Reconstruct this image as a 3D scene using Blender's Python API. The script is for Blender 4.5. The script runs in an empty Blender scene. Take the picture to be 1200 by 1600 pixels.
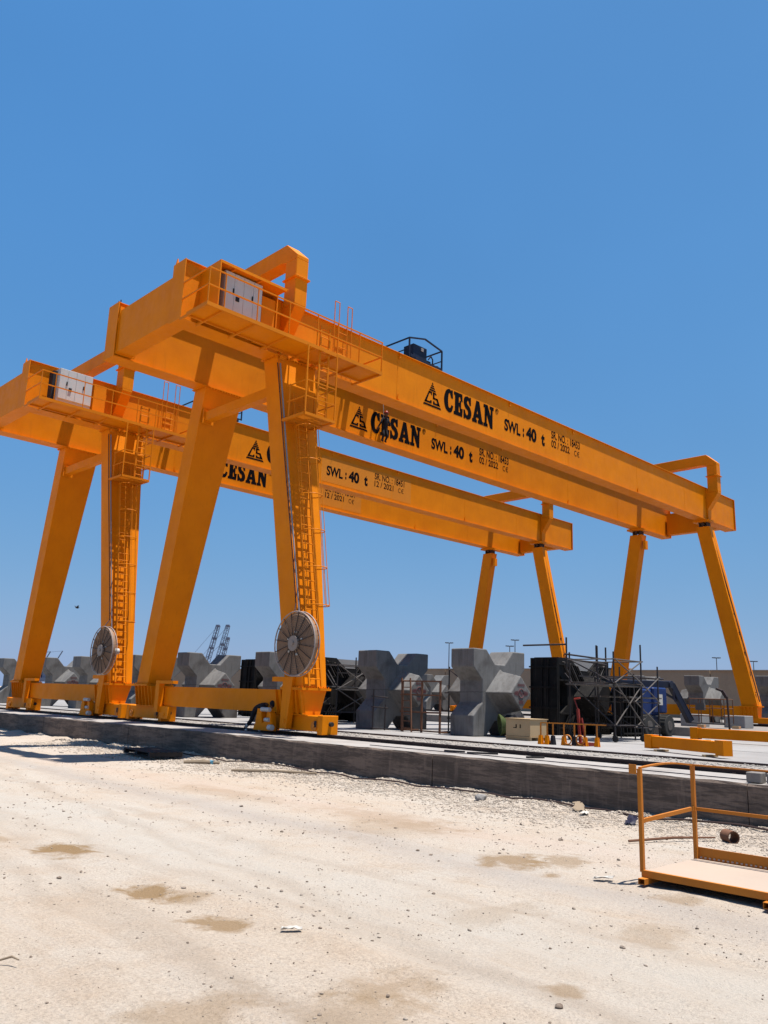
import bpy, bmesh, math, random
import numpy as np
from mathutils import Vector, Matrix, Euler
random.seed(7); rng = np.random.default_rng(7)
scene = bpy.context.scene
COL = scene.collection
R = math.radians
GZ = -0.77                                   # level of the sandy yard; the slab is z = 0

# ------------------------------------------------------------------ camera
cam = bpy.data.cameras.new('camera'); camo = bpy.data.objects.new('camera', cam); COL.objects.link(camo)
cr = Vector((0.7118900, -0.7014687, 0.0339748)); cu = Vector((-0.1779280, -0.1333500, 0.9749664)); cf = Vector((0.6793779, 0.7001138, 0.2197414))
m = Matrix((( cr.x, cu.x, -cf.x, 0), (cr.y, cu.y, -cf.y, 0), (cr.z, cu.z, -cf.z, 1.1503), (0, 0, 0, 1)))
camo.matrix_world = m
cam.sensor_fit = 'VERTICAL'; cam.sensor_height = 24.0; cam.lens = 1296.3/1600*24.0
cam.clip_start = 0.05; cam.clip_end = 8000
scene.camera = camo

# ------------------------------------------------------------------ sky, sun, exposure
SUN_DIR = Vector((0.13, -0.165, 1.0)).normalized()
sun_el = math.asin(SUN_DIR.z); sun_az = math.atan2(SUN_DIR.x, SUN_DIR.y)
w = bpy.data.worlds.new('World'); scene.world = w; w.use_nodes = True
nt = w.node_tree; nt.nodes.clear()
sky = nt.nodes.new('ShaderNodeTexSky'); sky.sky_type = 'NISHITA'; sky.sun_disc = False
sky.sun_elevation = sun_el; sky.sun_rotation = sun_az
sky.altitude = 0; sky.air_density = 1.0; sky.dust_density = 0.6; sky.ozone_density = 3.0
bg = nt.nodes.new('ShaderNodeBackground'); bg.inputs['Strength'].default_value = 0.10
wo = nt.nodes.new('ShaderNodeOutputWorld')
# grade of the sky as a whole: the hazy Gulf sky is flatter and bluer than the clear-air model
sp = nt.nodes.new('ShaderNodeSeparateColor'); cbn = nt.nodes.new('ShaderNodeCombineColor'); nt.links.new(sky.outputs[0], sp.inputs[0])
EXPO = 0.9
for ch, (g_, raw_, tgt_) in enumerate(((.88, 1.23, .092), (.43, 2.08, .285), (.13, 3.73, .625))):
    pw = nt.nodes.new('ShaderNodeMath'); pw.operation = 'POWER'; pw.inputs[1].default_value = g_; nt.links.new(sp.outputs[ch], pw.inputs[0])
    ml = nt.nodes.new('ShaderNodeMath'); ml.operation = 'MULTIPLY'; ml.inputs[1].default_value = tgt_/(raw_**g_)/(2**EXPO)/.10; nt.links.new(pw.outputs[0], ml.inputs[0])
    nt.links.new(ml.outputs[0], cbn.inputs[ch])
tcs = nt.nodes.new('ShaderNodeTexCoord'); nz = nt.nodes.new('ShaderNodeTexNoise'); nz.inputs['Scale'].default_value = 2.2; nz.inputs['Detail'].default_value = 3; nt.links.new(tcs.outputs['Generated'], nz.inputs['Vector'])
mr = nt.nodes.new('ShaderNodeMapRange'); mr.inputs[3].default_value = .90; mr.inputs[4].default_value = 1.10; nt.links.new(nz.outputs['Fac'], mr.inputs[0])
vm = nt.nodes.new('ShaderNodeVectorMath'); vm.operation = 'SCALE'; nt.links.new(cbn.outputs[0], vm.inputs[0]); nt.links.new(mr.outputs[0], vm.inputs['Scale'])
nt.links.new(vm.outputs[0], bg.inputs[0]); nt.links.new(bg.outputs[0], wo.inputs[0])
sl = bpy.data.lights.new('sun', 'SUN'); sl.energy = 5.0; sl.angle = R(0.53); sl.color = (1.0, 0.955, 0.89)
so = bpy.data.objects.new('sun', sl); COL.objects.link(so); so.location = (0, 0, 60)
so.rotation_euler = SUN_DIR.to_track_quat('Z', 'Y').to_euler()
scene.view_settings.view_transform = 'Standard'; scene.view_settings.look = 'None'
scene.view_settings.exposure = EXPO; scene.view_settings.gamma = 1.0
try: scene.view_settings.use_curve_mapping = False
except Exception: pass
scene.cycles.max_bounces = 6

# ------------------------------------------------------------------ mesh helpers
def V(p): return Vector(p)
class MB:
    def __init__(s, o=(0, 0, 0)): s.o = Vector(o); s.v = []; s.f = []; s.mi = []
    def add(s, vs, fs, mi=0):
        n = len(s.v); s.v += [tuple(Vector(v) - s.o) for v in vs]
        s.f += [tuple(i + n for i in f) for f in fs]; s.mi += [mi]*len(fs); return s
    def hexa(s, b, t, mi=0):
        return s.add(list(b) + list(t), [(3,2,1,0),(4,5,6,7),(0,1,5,4),(1,2,6,5),(2,3,7,6),(3,0,4,7)], mi)
    def box(s, x0, x1, y0, y1, z0, z1, mi=0):
        return s.hexa([(x0,y0,z0),(x1,y0,z0),(x1,y1,z0),(x0,y1,z0)], [(x0,y0,z1),(x1,y0,z1),(x1,y1,z1),(x0,y1,z1)], mi)
    def cbox(s, c, d, rot=0, mi=0):
        c = Vector(c); mm = Matrix.Rotation(rot, 3, 'Z'); hx, hy, hz = d[0]/2, d[1]/2, d[2]/2
        P = lambda x, y, z: c + mm @ Vector((x, y, z))
        return s.hexa([P(-hx,-hy,-hz),P(hx,-hy,-hz),P(hx,hy,-hz),P(-hx,hy,-hz)],[P(-hx,-hy,hz),P(hx,-hy,hz),P(hx,hy,hz),P(-hx,hy,hz)], mi)
    def bar(s, p, q, w, h=None, up=(0,0,1), mi=0):
        p, q = V(p), V(q); h = h or w; d = (q-p).normalized(); u = V(up)
        if abs(d.dot(u)) > .98: u = Vector((1,0,0))
        a = d.cross(u).normalized()*w/2; b = a.cross(d).normalized()*h/2
        return s.hexa([p-a-b,p+a-b,p+a+b,p-a+b],[q-a-b,q+a-b,q+a+b,q-a+b], mi)
    def tube(s, p, q, r, n=8, r2=None, mi=0):
        p, q = V(p), V(q); r2 = r if r2 is None else r2; d = (q-p).normalized(); u = Vector((0,0,1))
        if abs(d.dot(u)) > .95: u = Vector((1,0,0))
        a = d.cross(u).normalized(); b = d.cross(a)
        vs = [p+(a*math.cos(t)+b*math.sin(t))*r for t in [2*math.pi*i/n for i in range(n)]] + [q+(a*math.cos(t)+b*math.sin(t))*r2 for t in [2*math.pi*i/n for i in range(n)]]
        fs = [(i,(i+1)%n,n+(i+1)%n,n+i) for i in range(n)] + [tuple(range(n))[::-1], tuple(range(n,2*n))]
        return s.add(vs, fs, mi)
    def path(s, pts, r, n=6, mi=0):
        for a, b in zip(pts[:-1], pts[1:]): s.tube(a, b, r, n, mi=mi)
        return s
    def ring(s, c, axis, rad, r, n=32, k=6, a0=0, a1=2*math.pi, mi=0):
        c = V(c); d = V(axis).normalized(); u = Vector((0,0,1)) if abs(d.z) < .9 else Vector((1,0,0))
        a = d.cross(u).normalized(); b = d.cross(a); full = abs(a1-a0) > 6.28; N = n if full else n+1; vs = []
        for i in range(N):
            t = a0+(a1-a0)*i/n; e = a*math.cos(t)+b*math.sin(t)
            for j in range(k):
                p = 2*math.pi*j/k; vs.append(c+e*(rad+r*math.cos(p))+d*r*math.sin(p))
        fs = []
        for i in range(n):
            for j in range(k):
                i2 = (i+1) % N; fs.append((i*k+j, i*k+(j+1)%k, i2*k+(j+1)%k, i2*k+j))
        if not full: fs += [tuple(range(k)), tuple(range((N-1)*k, N*k))[::-1]]
        return s.add(vs, fs, mi)
    def prism(s, poly, f0, f1, mi=0):        # poly: 2D points; f0, f1 map a point to the two ends
        n = len(poly)
        return s.add([f0(p) for p in poly] + [f1(p) for p in poly], [tuple(range(n))[::-1], tuple(range(n,2*n))] + [(i,(i+1)%n,n+(i+1)%n,n+i) for i in range(n)], mi)
    def obj(s, name, mat, parent=None, smooth=False, bevel=0, loc=None, recalc=True):
        me = bpy.data.meshes.new(name); me.from_pydata(s.v, [], s.f)
        for mm in (mat if isinstance(mat, (list, tuple)) else [mat]): me.materials.append(mm)
        if any(s.mi): me.polygons.foreach_set('material_index', s.mi)
        if recalc:
            b = bmesh.new(); b.from_mesh(me); bmesh.ops.recalc_face_normals(b, faces=b.faces); b.to_mesh(me); b.free()
        if smooth:
            me.polygons.foreach_set('use_smooth', [True]*len(me.polygons))
            try: me.set_sharp_from_angle(angle=R(40))
            except Exception: pass
        o = bpy.data.objects.new(name, me); COL.objects.link(o)
        if parent is not None: o.parent = parent
        else: o.location = s.o if loc is None else loc
        if bevel:
            bv = o.modifiers.new('bevel', 'BEVEL'); bv.width = bevel; bv.segments = 1; bv.limit_method = 'ANGLE'; bv.angle_limit = R(30)
        return o
def tag(o, label=None, cat=None, group=None, kind=None):
    if label: o['label'] = label
    if cat: o['category'] = cat
    if group: o['group'] = group
    if kind: o['kind'] = kind
    return o
def thing(name, loc, label, cat, group=None):
    o = bpy.data.objects.new(name, None); COL.objects.link(o); o.location = loc; o.empty_display_size = .2
    return tag(o, label, cat, group)
def copy_tree(o, parent=None, skip=()):
    c = o.copy(); COL.objects.link(c)
    if parent is not None: c.parent = parent
    for ch in list(o.children):
        if ch.name.split('.')[0] in skip: continue
        copy_tree(ch, c, skip)
    return c

# ------------------------------------------------------------------ materials
AK = 0.76                                    # albedo scale that goes with the exposure above
def A(c): return tuple(x*AK for x in c)
def newmat(name):
    mt = bpy.data.materials.new(name); mt.use_nodes = True; n = mt.node_tree.nodes; l = mt.node_tree.links
    return mt, n, l, n['Principled BSDF']
def noise(n, l, vec, scale, detail=5, rough=.6, dist=0):
    t = n.new('ShaderNodeTexNoise'); t.inputs['Scale'].default_value = scale; t.inputs['Detail'].default_value = detail
    t.inputs['Roughness'].default_value = rough; t.inputs['Distortion'].default_value = dist
    if vec is not None: l.new(vec, t.inputs['Vector'])
    return t.outputs['Fac']
def ramp(n, l, fac, stops, interp='LINEAR'):
    t = n.new('ShaderNodeValToRGB'); e = t.color_ramp.elements; t.color_ramp.interpolation = interp
    while len(e) < len(stops): e.new(.5)
    for i, (p, c) in enumerate(stops):
        e[i].position = p; e[i].color = (c, c, c, 1) if isinstance(c, (int, float)) else (*c, 1)
    l.new(fac, t.inputs['Fac']); return t.outputs['Color']
def mix(n, l, fac, a, b, mode='MIX'):
    t = n.new('ShaderNodeMix'); t.data_type = 'RGBA'; t.blend_type = mode
    for k, v in ((0, fac), (6, a), (7, b)):
        if hasattr(v, 'is_linked') or hasattr(v, 'links'): l.new(v, t.inputs[k])
        elif isinstance(v, (int, float)): t.inputs[k].default_value = v if k == 0 else (v, v, v, 1)
        else: t.inputs[k].default_value = (*v, 1)
    return t.outputs[2]
def math_(n, l, op, a, b=None, clamp=False):
    t = n.new('ShaderNodeMath'); t.operation = op; t.use_clamp = clamp
    for k, v in ((0, a), (1, b)):
        if v is None: continue
        if isinstance(v, (int, float)): t.inputs[k].default_value = v
        else: l.new(v, t.inputs[k])
    return t.outputs[0]
def bump(n, l, p, h, strength, dist=.02):
    b = n.new('ShaderNodeBump'); b.inputs['Strength'].default_value = strength; b.inputs['Distance'].default_value = dist
    l.new(h, b.inputs['Height']); l.new(b.outputs[0], p.inputs['Normal'])
def coords(n, l, scale=(1,1,1), which='Object'):
    if which == 'World':
        g = n.new('ShaderNodeNewGeometry'); src = g.outputs['Position']
    else:
        tc = n.new('ShaderNodeTexCoord'); src = tc.outputs[which]
    mp = n.new('ShaderNodeMapping'); mp.inputs['Scale'].default_value = scale; l.new(src, mp.inputs[0]); return mp.outputs[0]

def paint(name, col, col2=None, rough=.42, dirt=.25, streak=True, dirtcol=(.16,.10,.05), spec=.22):
    mt, n, l, p = newmat(name); v = coords(n, l); col = A(col); col2 = A(col2) if col2 else None; dirtcol = A(dirtcol)
    col2 = col2 or tuple(c*.86 for c in col)
    c = mix(n, l, ramp(n, l, noise(n, l, v, .9, 6), [(.35, 0), (.7, 1)]), col, col2)
    if streak:
        vs = coords(n, l, (9, 9, .55)); st = ramp(n, l, noise(n, l, vs, 1.2, 5, .7), [(.56, 0), (.78, 1)])
        c = mix(n, l, math_(n, l, 'MULTIPLY', st, dirt), c, dirtcol)
    sp = ramp(n, l, noise(n, l, v, 14, 4), [(.66, 0), (.74, 1)])
    c = mix(n, l, math_(n, l, 'MULTIPLY', sp, dirt*.5), c, dirtcol)
    l.new(c, p.inputs['Base Color'])
    l.new(ramp(n, l, noise(n, l, v, 3, 4), [(.3, rough-.08), (.7, rough+.14)]), p.inputs['Roughness'])
    p.inputs['Specular IOR Level'].default_value = spec
    bump(n, l, p, noise(n, l, v, 1.1, 3), .22, .015)
    return mt
M = {}
M['orange'] = paint('orange_paint', (.86, .255, .002), (.75, .210, .002), .5, .22, dirtcol=(.20,.07,.01), spec=.09)
M['orange2'] = paint('orange_paint_rails', (.76, .225, .006), None, .5, .15, False, spec=.1)
M['film'] = paint('faded_decal', (.77, .262, .025), (.72, .24, .025), .6, .1, False, spec=.08)
M['orange_worn'] = paint('orange_paint_worn', (.60, .20, .02), (.5, .17, .02), .55, .35)
M['white_box'] = paint('cabinet_paint', (.62, .62, .60), None, .45, .08)
M['black_gap'] = paint('dark_gasket', (.02, .02, .025), None, .6, .0, False)
M['bluesteel'] = paint('navy_paint', (.012, .018, .045), (.02, .022, .03), .45, .1, False)
M['blue'] = paint('blue_machine_paint', (.010, .030, .125), (.010, .024, .09), .4, .1)
M['black'] = paint('black_steel', (.014, .013, .013), (.030, .027, .025), .55, .7, True, (.10, .085, .075), spec=.06)
M['tyre'] = paint('tyre_rubber', (.025, .024, .023), (.05, .048, .045), .9, .3, False, (.3, .26, .2))
M['galv'] = paint('galvanised_tube', (.13, .115, .105), (.09, .075, .065), .55, .4, False)
M['scaf'] = paint('scaffold_tube', (.05, .04, .038), (.03, .025, .025), .55, .5, False, (.2, .12, .08))
M['rust'] = paint('rusty_frame', (.20, .095, .055), (.13, .06, .035), .8, .4, False, (.3, .2, .14))
M['redpaint'] = paint('red_paint', (.25, .03, .02), None, .5, .3, False)
M['greyplastic'] = paint('grey_conduit', (.27, .29, .33), None, .5, .1, False)
M['cable'] = paint('dark_cable', (.015, .013, .03), None, .5, .0, False)
M['cabledisc'] = paint('reel_cable_brown', (.30, .195, .13), (.26, .165, .11), .7, .2, False)
M['reelrim'] = paint('reel_rim', (.40, .33, .30), (.33, .26, .23), .45, .2, False)
M['reelspoke'] = paint('reel_spoke', (.055, .035, .028), None, .5, .2, False)
M['reelhub'] = paint('reel_hub', (.30, .25, .22), None, .5, .2, False)
M['whitemetal'] = paint('pale_motor', (.55, .55, .53), None, .4, .2, False)
M['letter'] = paint('black_lettering', (.007, .006, .008), None, .7, .0, False, spec=.03)
M['wood'] = paint('plywood', (.50, .36, .20), (.42, .29, .16), .75, .2, True, (.25, .16, .08))
M['deck'] = paint('deck_sheet', (.46, .36, .28), (.41, .32, .255), .7, .2, False, (.35,.25,.15))
M['darkwood'] = paint('weathered_pallet', (.035, .03, .03), (.06, .05, .045), .85, .3, False)
M['cloth'] = paint('dark_clothing', (.018, .017, .022), None, .9, .0, False)
M['skin'] = paint('skin', (.16, .075, .045), None, .6, .0, False)
M['shoe'] = paint('pale_shoe', (.55, .52, .50), None, .7, .1, False)
M['helmet'] = paint('red_helmet', (.30, .03, .012), None, .35, .0, False)
M['green'] = paint('green_hose', (.075, .10, .03), None, .5, .2, False)
M['paper'] = paint('torn_paper', (.56, .53, .48), (.46, .42, .37), .9, .4, False)
M['bottle'] = paint('blue_plastic', (.10, .30, .42), None, .3, .1, False)
M['cardboard'] = paint('cardboard', (.30, .23, .16), None, .9, .1, False)
M['stenc'] = paint('red_stencil', (.13, .045, .05), None, .8, .0, False)
M['farcrane'] = paint('haze_tinted_lattice', (.13, .16, .24), None, .6, .1, False)  # distance haze over the harbour cranes is put into this blue-grey colour
M['mast'] = paint('mast_steel', (.10, .12, .15), None, .6, .1, False)
M['bird'] = paint('bird_plumage', (.03, .03, .035), None, .9, .0, False)

def concrete(name, col, col2, dark, stain=.5, boards=False, sc=1.0, rough=.88, which='Object', bumpy=.25, holes=False):
    mt, n, l, p = newmat(name); v = coords(n, l, (1,1,1), which); col, col2, dark = A(col), A(col2), A(dark)
    oi = n.new('ShaderNodeObjectInfo')
    c = mix(n, l, ramp(n, l, noise(n, l, v, .8*sc, 7, .65), [(.3, 0), (.72, 1)]), col, col2)
    c = mix(n, l, math_(n, l, 'MULTIPLY', ramp(n, l, noise(n, l, v, .55*sc, 5, .6, .6), [(.48, 0), (.68, 1)]), stain), c, dark)
    vs = coords(n, l, (4, 4, .35), which); st = ramp(n, l, noise(n, l, vs, 1.4*sc, 5, .7), [(.5, 0), (.75, 1)])
    c = mix(n, l, math_(n, l, 'MULTIPLY', st, stain*.7), c, dark)
    fine = noise(n, l, v, 26*sc, 4, .7)
    c = mix(n, l, .25, c, ramp(n, l, fine, [(.3, .55), (.7, 1.15)]), 'MULTIPLY')
    if holes:
        vo = n.new('ShaderNodeTexVoronoi'); vo.inputs['Scale'].default_value = 13; l.new(v, vo.inputs['Vector'])
        hm = math_(n, l, 'MULTIPLY', ramp(n, l, vo.outputs['Distance'], [(.06, 1), (.13, 0)]), ramp(n, l, noise(n, l, v, 1.7, 3), [(.5, 0), (.62, 1)]))
        c = mix(n, l, math_(n, l, 'MULTIPLY', hm, .7), c, dark)
        sz = n.new('ShaderNodeSeparateXYZ'); l.new(v, sz.inputs[0])
        ln_ = math_(n, l, 'ABSOLUTE', math_(n, l, 'SUBTRACT', math_(n, l, 'ADD', sz.outputs[2], math_(n, l, 'MULTIPLY', noise(n, l, v, 3, 3), .12)), 1.56))
        c = mix(n, l, math_(n, l, 'MULTIPLY', ramp(n, l, ln_, [(.008, 1), (.03, 0)]), .45), c, dark)
    h = fine
    if boards:
        vb = coords(n, l, (.12, .12, 1), which); hb = noise(n, l, vb, 9, 4, .8)
        c = mix(n, l, math_(n, l, 'MULTIPLY', ramp(n, l, hb, [(.44, 0), (.58, 1)]), .75), c, dark)
        vc = coords(n, l, (1.6, 1.6, .2), which)
        c = mix(n, l, math_(n, l, 'MULTIPLY', ramp(n, l, noise(n, l, vc, 4, 4, .7), [(.55, 0), (.75, 1)]), .35), c, tuple(x*1.5 for x in col))
        h = math_(n, l, 'ADD', math_(n, l, 'MULTIPLY', hb, 1.5), math_(n, l, 'MULTIPLY', fine, .5))
    l.new(c, p.inputs['Base Color']); p.inputs['Roughness'].default_value = rough
    bump(n, l, p, h, bumpy, .02)
    return mt
M['block'] = concrete('block_concrete', (.205, .20, .193), (.115, .11, .107), (.045, .037, .032), .85, holes=True)
M['wall'] = concrete('board_formed_concrete', (.26, .185, .138), (.185, .133, .10), (.062, .045, .035), .5, True, 1.0, .9, 'World', .5)
M['slab'] = concrete('slab_concrete', (.35, .335, .32), (.285, .27, .26), (.20, .18, .165), .55, False, .5, .9, 'World', .15)
M['beamtop'] = concrete('rail_beam_concrete', (.40, .37, .34), (.33, .30, .275), (.22, .19, .165), .55, False, 1.4, .9, 'World', .3)
M['farwall'] = concrete('far_wall_concrete', (.42, .29, .19), (.36, .25, .165), (.27, .185, .125), .4, False, .3, .9, 'World', .1)
M['curb'] = concrete('kerb_concrete', (.27, .24, .21), (.22, .195, .175), (.15, .125, .11), .5, False, 3, .9, 'World', .3)

def sand_material():
    mt, n, l, p = newmat('sandy_ground'); v = coords(n, l, (1,1,1), 'World')
    big = noise(n, l, v, .22, 6, .6, .4); med = noise(n, l, v, 1.3, 6, .65); fine = noise(n, l, v, 38, 5, .75); grit = noise(n, l, v, 11, 5, .75)
    c = mix(n, l, ramp(n, l, big, [(.36, 0), (.64, 1)]), A((.475, .385, .30)), A((.485, .425, .36)))
    c = mix(n, l, math_(n, l, 'MULTIPLY', ramp(n, l, med, [(.46, 0), (.70, 1)]), .6), c, A((.42, .315, .225)))
    c = mix(n, l, .55, c, ramp(n, l, fine, [(.28, .34), (.5, 1.0), (.73, 1.42)]), 'MULTIPLY')
    c = mix(n, l, math_(n, l, 'MULTIPLY', ramp(n, l, grit, [(.62, 0), (.70, 1)]), .38), c, A((.18, .14, .105)))
    vt = coords(n, l, (1.1, .13, 1), 'World'); tr = noise(n, l, vt, 1.9, 9, .78, .7)
    c = mix(n, l, math_(n, l, 'MULTIPLY', ramp(n, l, tr, [(.44, 0), (.66, 1)]), .50), c, A((.495, .44, .38)))
    c = mix(n, l, math_(n, l, 'MULTIPLY', ramp(n, l, tr, [(.28, 1), (.43, 0)]), .42), c, A((.34, .265, .195)))
    spk = ramp(n, l, noise(n, l, v, 30, 3, .6), [(.655, 0), (.70, 1)])
    spm = ramp(n, l, noise(n, l, v, .9, 4, .7), [(.42, .15), (.66, 1)])
    c = mix(n, l, math_(n, l, 'MULTIPLY', math_(n, l, 'MULTIPLY', spk, spm), .7), c, A((.14, .11, .085)))
    spl = ramp(n, l, noise(n, l, v, 24, 3, .6, 1.0), [(.66, 0), (.72, 1)])
    c = mix(n, l, math_(n, l, 'MULTIPLY', spl, .5), c, A((.50, .46, .41)))
    sx = n.new('ShaderNodeSeparateXYZ'); l.new(v, sx.inputs[0]); X, Y = sx.outputs[0], sx.outputs[1]
    wob = math_(n, l, 'SUBTRACT', noise(n, l, v, .5, 3), .5); wob2 = math_(n, l, 'SUBTRACT', noise(n, l, v, 2.6, 5, .7), .5)
    # grey fines spread by wheels along the kerb line, and tyre tracks
    def band(x0, k, width, amt, col, c, wv):
        d = math_(n, l, 'SUBTRACT', X, math_(n, l, 'ADD', math_(n, l, 'MULTIPLY', Y, k), x0))
        d = math_(n, l, 'ABSOLUTE', math_(n, l, 'ADD', d, math_(n, l, 'MULTIPLY', wob, wv)))
        d = math_(n, l, 'ADD', d, math_(n, l, 'MULTIPLY', wob2, .5*width))
        f = math_(n, l, 'SUBTRACT', 1.0, math_(n, l, 'DIVIDE', d, width), True)
        f = math_(n, l, 'MULTIPLY', f, amt)
        return mix(n, l, f, c, col)
    c = band(8.2, .03, .75, .45, A((.32, .285, .26)), c, .9)
    c = band(10.6, -.03, 1.0, .35, A((.50, .37, .29)), c, 1.6)
    c = band(6.4, -.03, 1.5, .50, A((.465, .43, .38)), c, 1.4)
    for x0, k in ((6.9, .02), (5.1, .02), (3.4, .05), (4.6, .16), (2.8, .17)):
        c = band(x0, k, .20, .30, A((.33, .265, .205)), c, 1.1)
    # damp brown patches
    for (px, py, rx, ry, a) in [(4.87,10.34,.42,.50,.95),(4.56,7.8,.30,.40,.9),(4.74,7.42,.25,.35,.55),(4.44,6.45,.27,.33,.8),(9.0,6.75,.55,.45,.75),(9.5,6.35,.5,.4,.6),
                                (8.69,5.99,.2,.16,.7),(5.31,3.55,.17,.2,.6),(4.41,4.38,.5,.28,.45),(3.92,4.11,.45,.4,.4),(10.2,10.2,.7,1.6,.30),(9.9,14.5,.6,2.2,.28),(8.73,4.42,.35,.25,.5),(4.3,11.6,.5,.4,.45),(6.6,5.2,.8,.3,.25),(9.6,9.4,1.2,.9,.28),(3.2,4.8,.5,.3,.45),(7.2,3.9,.5,.3,.35)]:
        dx = math_(n, l, 'DIVIDE', math_(n, l, 'SUBTRACT', X, px), rx); dy = math_(n, l, 'DIVIDE', math_(n, l, 'SUBTRACT', Y, py), ry)
        d = math_(n, l, 'SQRT', math_(n, l, 'ADD', math_(n, l, 'MULTIPLY', dx, dx), math_(n, l, 'MULTIPLY', dy, dy)))
        d = math_(n, l, 'ADD', d, math_(n, l, 'MULTIPLY', wob2, 3.0))
        f = math_(n, l, 'MULTIPLY', math_(n, l, 'SUBTRACT', 1.1, d, True), 1.7, True)
        c = mix(n, l, math_(n, l, 'MULTIPLY', f, a), c, A((.25, .155, .07)))
    l.new(c, p.inputs['Base Color']); p.inputs['Roughness'].default_value = .95
    p.inputs['Specular IOR Level'].default_value = .2
    hh = math_(n, l, 'ADD', math_(n, l, 'MULTIPLY', fine, .35), math_(n, l, 'ADD', math_(n, l, 'MULTIPLY', grit, .7), math_(n, l, 'MULTIPLY', med, .8)))
    bump(n, l, p, hh, 1.0, .05)
    return mt
M['sand'] = sand_material()
def stone_material(name, a, b, c_):
    mt, n, l, p = newmat(name); v = coords(n, l, (1,1,1), 'World')
    c = ramp(n, l, noise(n, l, v, 7, 2), [(.3, A(a)), (.5, A(b)), (.7, A(c_))])
    l.new(c, p.inputs['Base Color']); p.inputs['Roughness'].default_value = .95; return mt
M['gravel'] = stone_material('pale_gravel', (.28, .225, .175), (.45, .375, .30), (.56, .48, .40))
M['ballast'] = stone_material('grey_ballast', (.20, .18, .16), (.32, .295, .265), (.42, .39, .35))
M['stone'] = stone_material('brown_stone', (.13, .09, .065), (.24, .185, .14), (.40, .34, .28))
M['fines'] = concrete('ballast_bed', (.34, .31, .275), (.28, .25, .22), (.20, .175, .155), .5, False, 2.5, .95, 'World', .6)

# ------------------------------------------------------------------ setting: ground, wall, slab, rails
def fbm(x, y, s):
    return (np.sin(x*1.7*s+1.3)*np.cos(y*1.3*s+.4) + .5*np.sin(x*3.9*s+y*2.3*s+2.1) + .25*np.sin(x*8.3*s-y*7.1*s+.7) + .18*np.cos(x*15.1*s+y*13.7*s))
def bank(x, y):
    # loose gravel heaped against the wall foot
    t = np.clip((x-(13.25+.35*fbm(y*.9, y*.3, .8)))/1.0, 0, 1)
    return .085*t*t*(3-2*t)*(1+.35*fbm(x, y, 2.2))
def ground_z(x, y):
    rut = 0
    for x0, k, ph in ((6.9,-.02,0),(8.75,-.02,1),(4.4,.05,2),(6.2,.05,3),(2.6,.16,4),(4.35,.16,5)):
        e = x-x0-k*y-.25*np.sin(y*.33+ph); rut = rut - .016*np.exp(-(e/.17)**2)*(1+.35*np.sin(y*21+ph)) + .011*np.exp(-((np.abs(e)-.30)/.10)**2)
    return GZ + .012*fbm(x, y, .45) + .006*fbm(x, y, 2.1) + .004*fbm(x, y, 5.3) + rut*np.clip((13-x)/1.5, 0, 1) + bank(x, y)
xs = np.concatenate([[-3000,-600,-120,-30,-10], np.arange(-3, 14.9, .11), [16, 20, 40, 90, 200, 700, 3000]])
ys = np.concatenate([[-3000,-600,-120,-30,-6], np.arange(-1, 30, .13), np.arange(30, 60, .5), [70, 90, 150, 400, 1200, 4000]])
gx, gy = np.meshgrid(xs, ys, indexing='ij'); near = (gx > -9) & (gx < 15) & (gy > -5) & (gy < 62)
gz = np.where(near, ground_z(gx, gy), GZ - .02)
gv = np.stack([gx, gy, gz], -1).reshape(-1, 3); ny = len(ys)
ii, jj = np.meshgrid(np.arange(len(xs)-1), np.arange(ny-1), indexing='ij'); a = (ii*ny+jj).ravel()
gf = np.stack([a, a+ny, a+ny+1, a+1], -1)
me = bpy.data.meshes.new('ground'); me.from_pydata(gv.tolist(), [], gf.tolist()); me.materials.append(M['sand'])
me.polygons.foreach_set('use_smooth', [True]*len(me.polygons))
g = bpy.data.objects.new('ground', me); COL.objects.link(g); tag(g, 'pale sandy yard ground with tyre tracks and brown patches', kind='structure')

WX = 14.39                                    # face of the retaining wall
wl = thing('rail_beam_wall', (WX, 0, 0), None, None); tag(wl, 'long board-formed concrete retaining wall with pale top along the rail', kind='structure')
for sec in range(21):
    ya, yb = -8+sec*7.0, -8+(sec+1)*7.0-.018; dx = random.uniform(-.012, .012); b = MB((WX, 0, 0)); ylist = np.linspace(ya, yb, 24)
    top = [.010*math.sin(y*5.1)+.008*math.sin(y*13.3+1)+.004*math.sin(y*41) for y in ylist]; edge = [WX+dx+.010*math.sin(y*7.7)+.007*math.sin(y*23.0) for y in ylist]; W_ = WX+dx
    for k in range(len(ylist)-1):
        y0, y1 = ylist[k], ylist[k+1]
        b.add([(W_,y0,-1.4),(W_,y1,-1.4),(W_,y1,-.05),(W_,y0,-.05),(edge[k+1]+.02,y1,top[k+1]*.5-.006),(edge[k]+.02,y0,top[k]*.5-.006)], [(0,1,2,3),(3,2,4,5)], 0)
        b.add([(edge[k]+.02,y0,top[k]*.5-.006),(edge[k+1]+.02,y1,top[k+1]*.5-.006),(16.14,y1,0),(16.14,y0,0)], [(0,1,2,3)], 1)
    for y, k in ((ya, 0), (yb, -1)): b.add([(W_,y,-1.4),(W_,y,-.05),(edge[k]+.02,y,top[k]*.5-.006),(16.14,y,0),(16.14,y,-1.4)], [(0,1,2,3,4)], 0)
    b.add([(16.14,ya,0),(16.14,yb,0),(16.14,yb,-.035),(16.14,ya,-.035)], [(0,1,2,3)], 1)
    b.obj('wall_section', [M['wall'], M['beamtop']], wl)
b = MB(); b.box(14.45, 16.13, -8, 138, -1.4, -.03); tag(b.obj('wall_core', M['wall']), 'concrete core behind the wall joints', kind='structure')
b = MB(); b.box(16.14, 17.35, -8, 140, -.9, -.035); tag(b.obj('rail_bed', M['fines']), 'concrete bed the near crane rail lies on', kind='structure')
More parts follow.
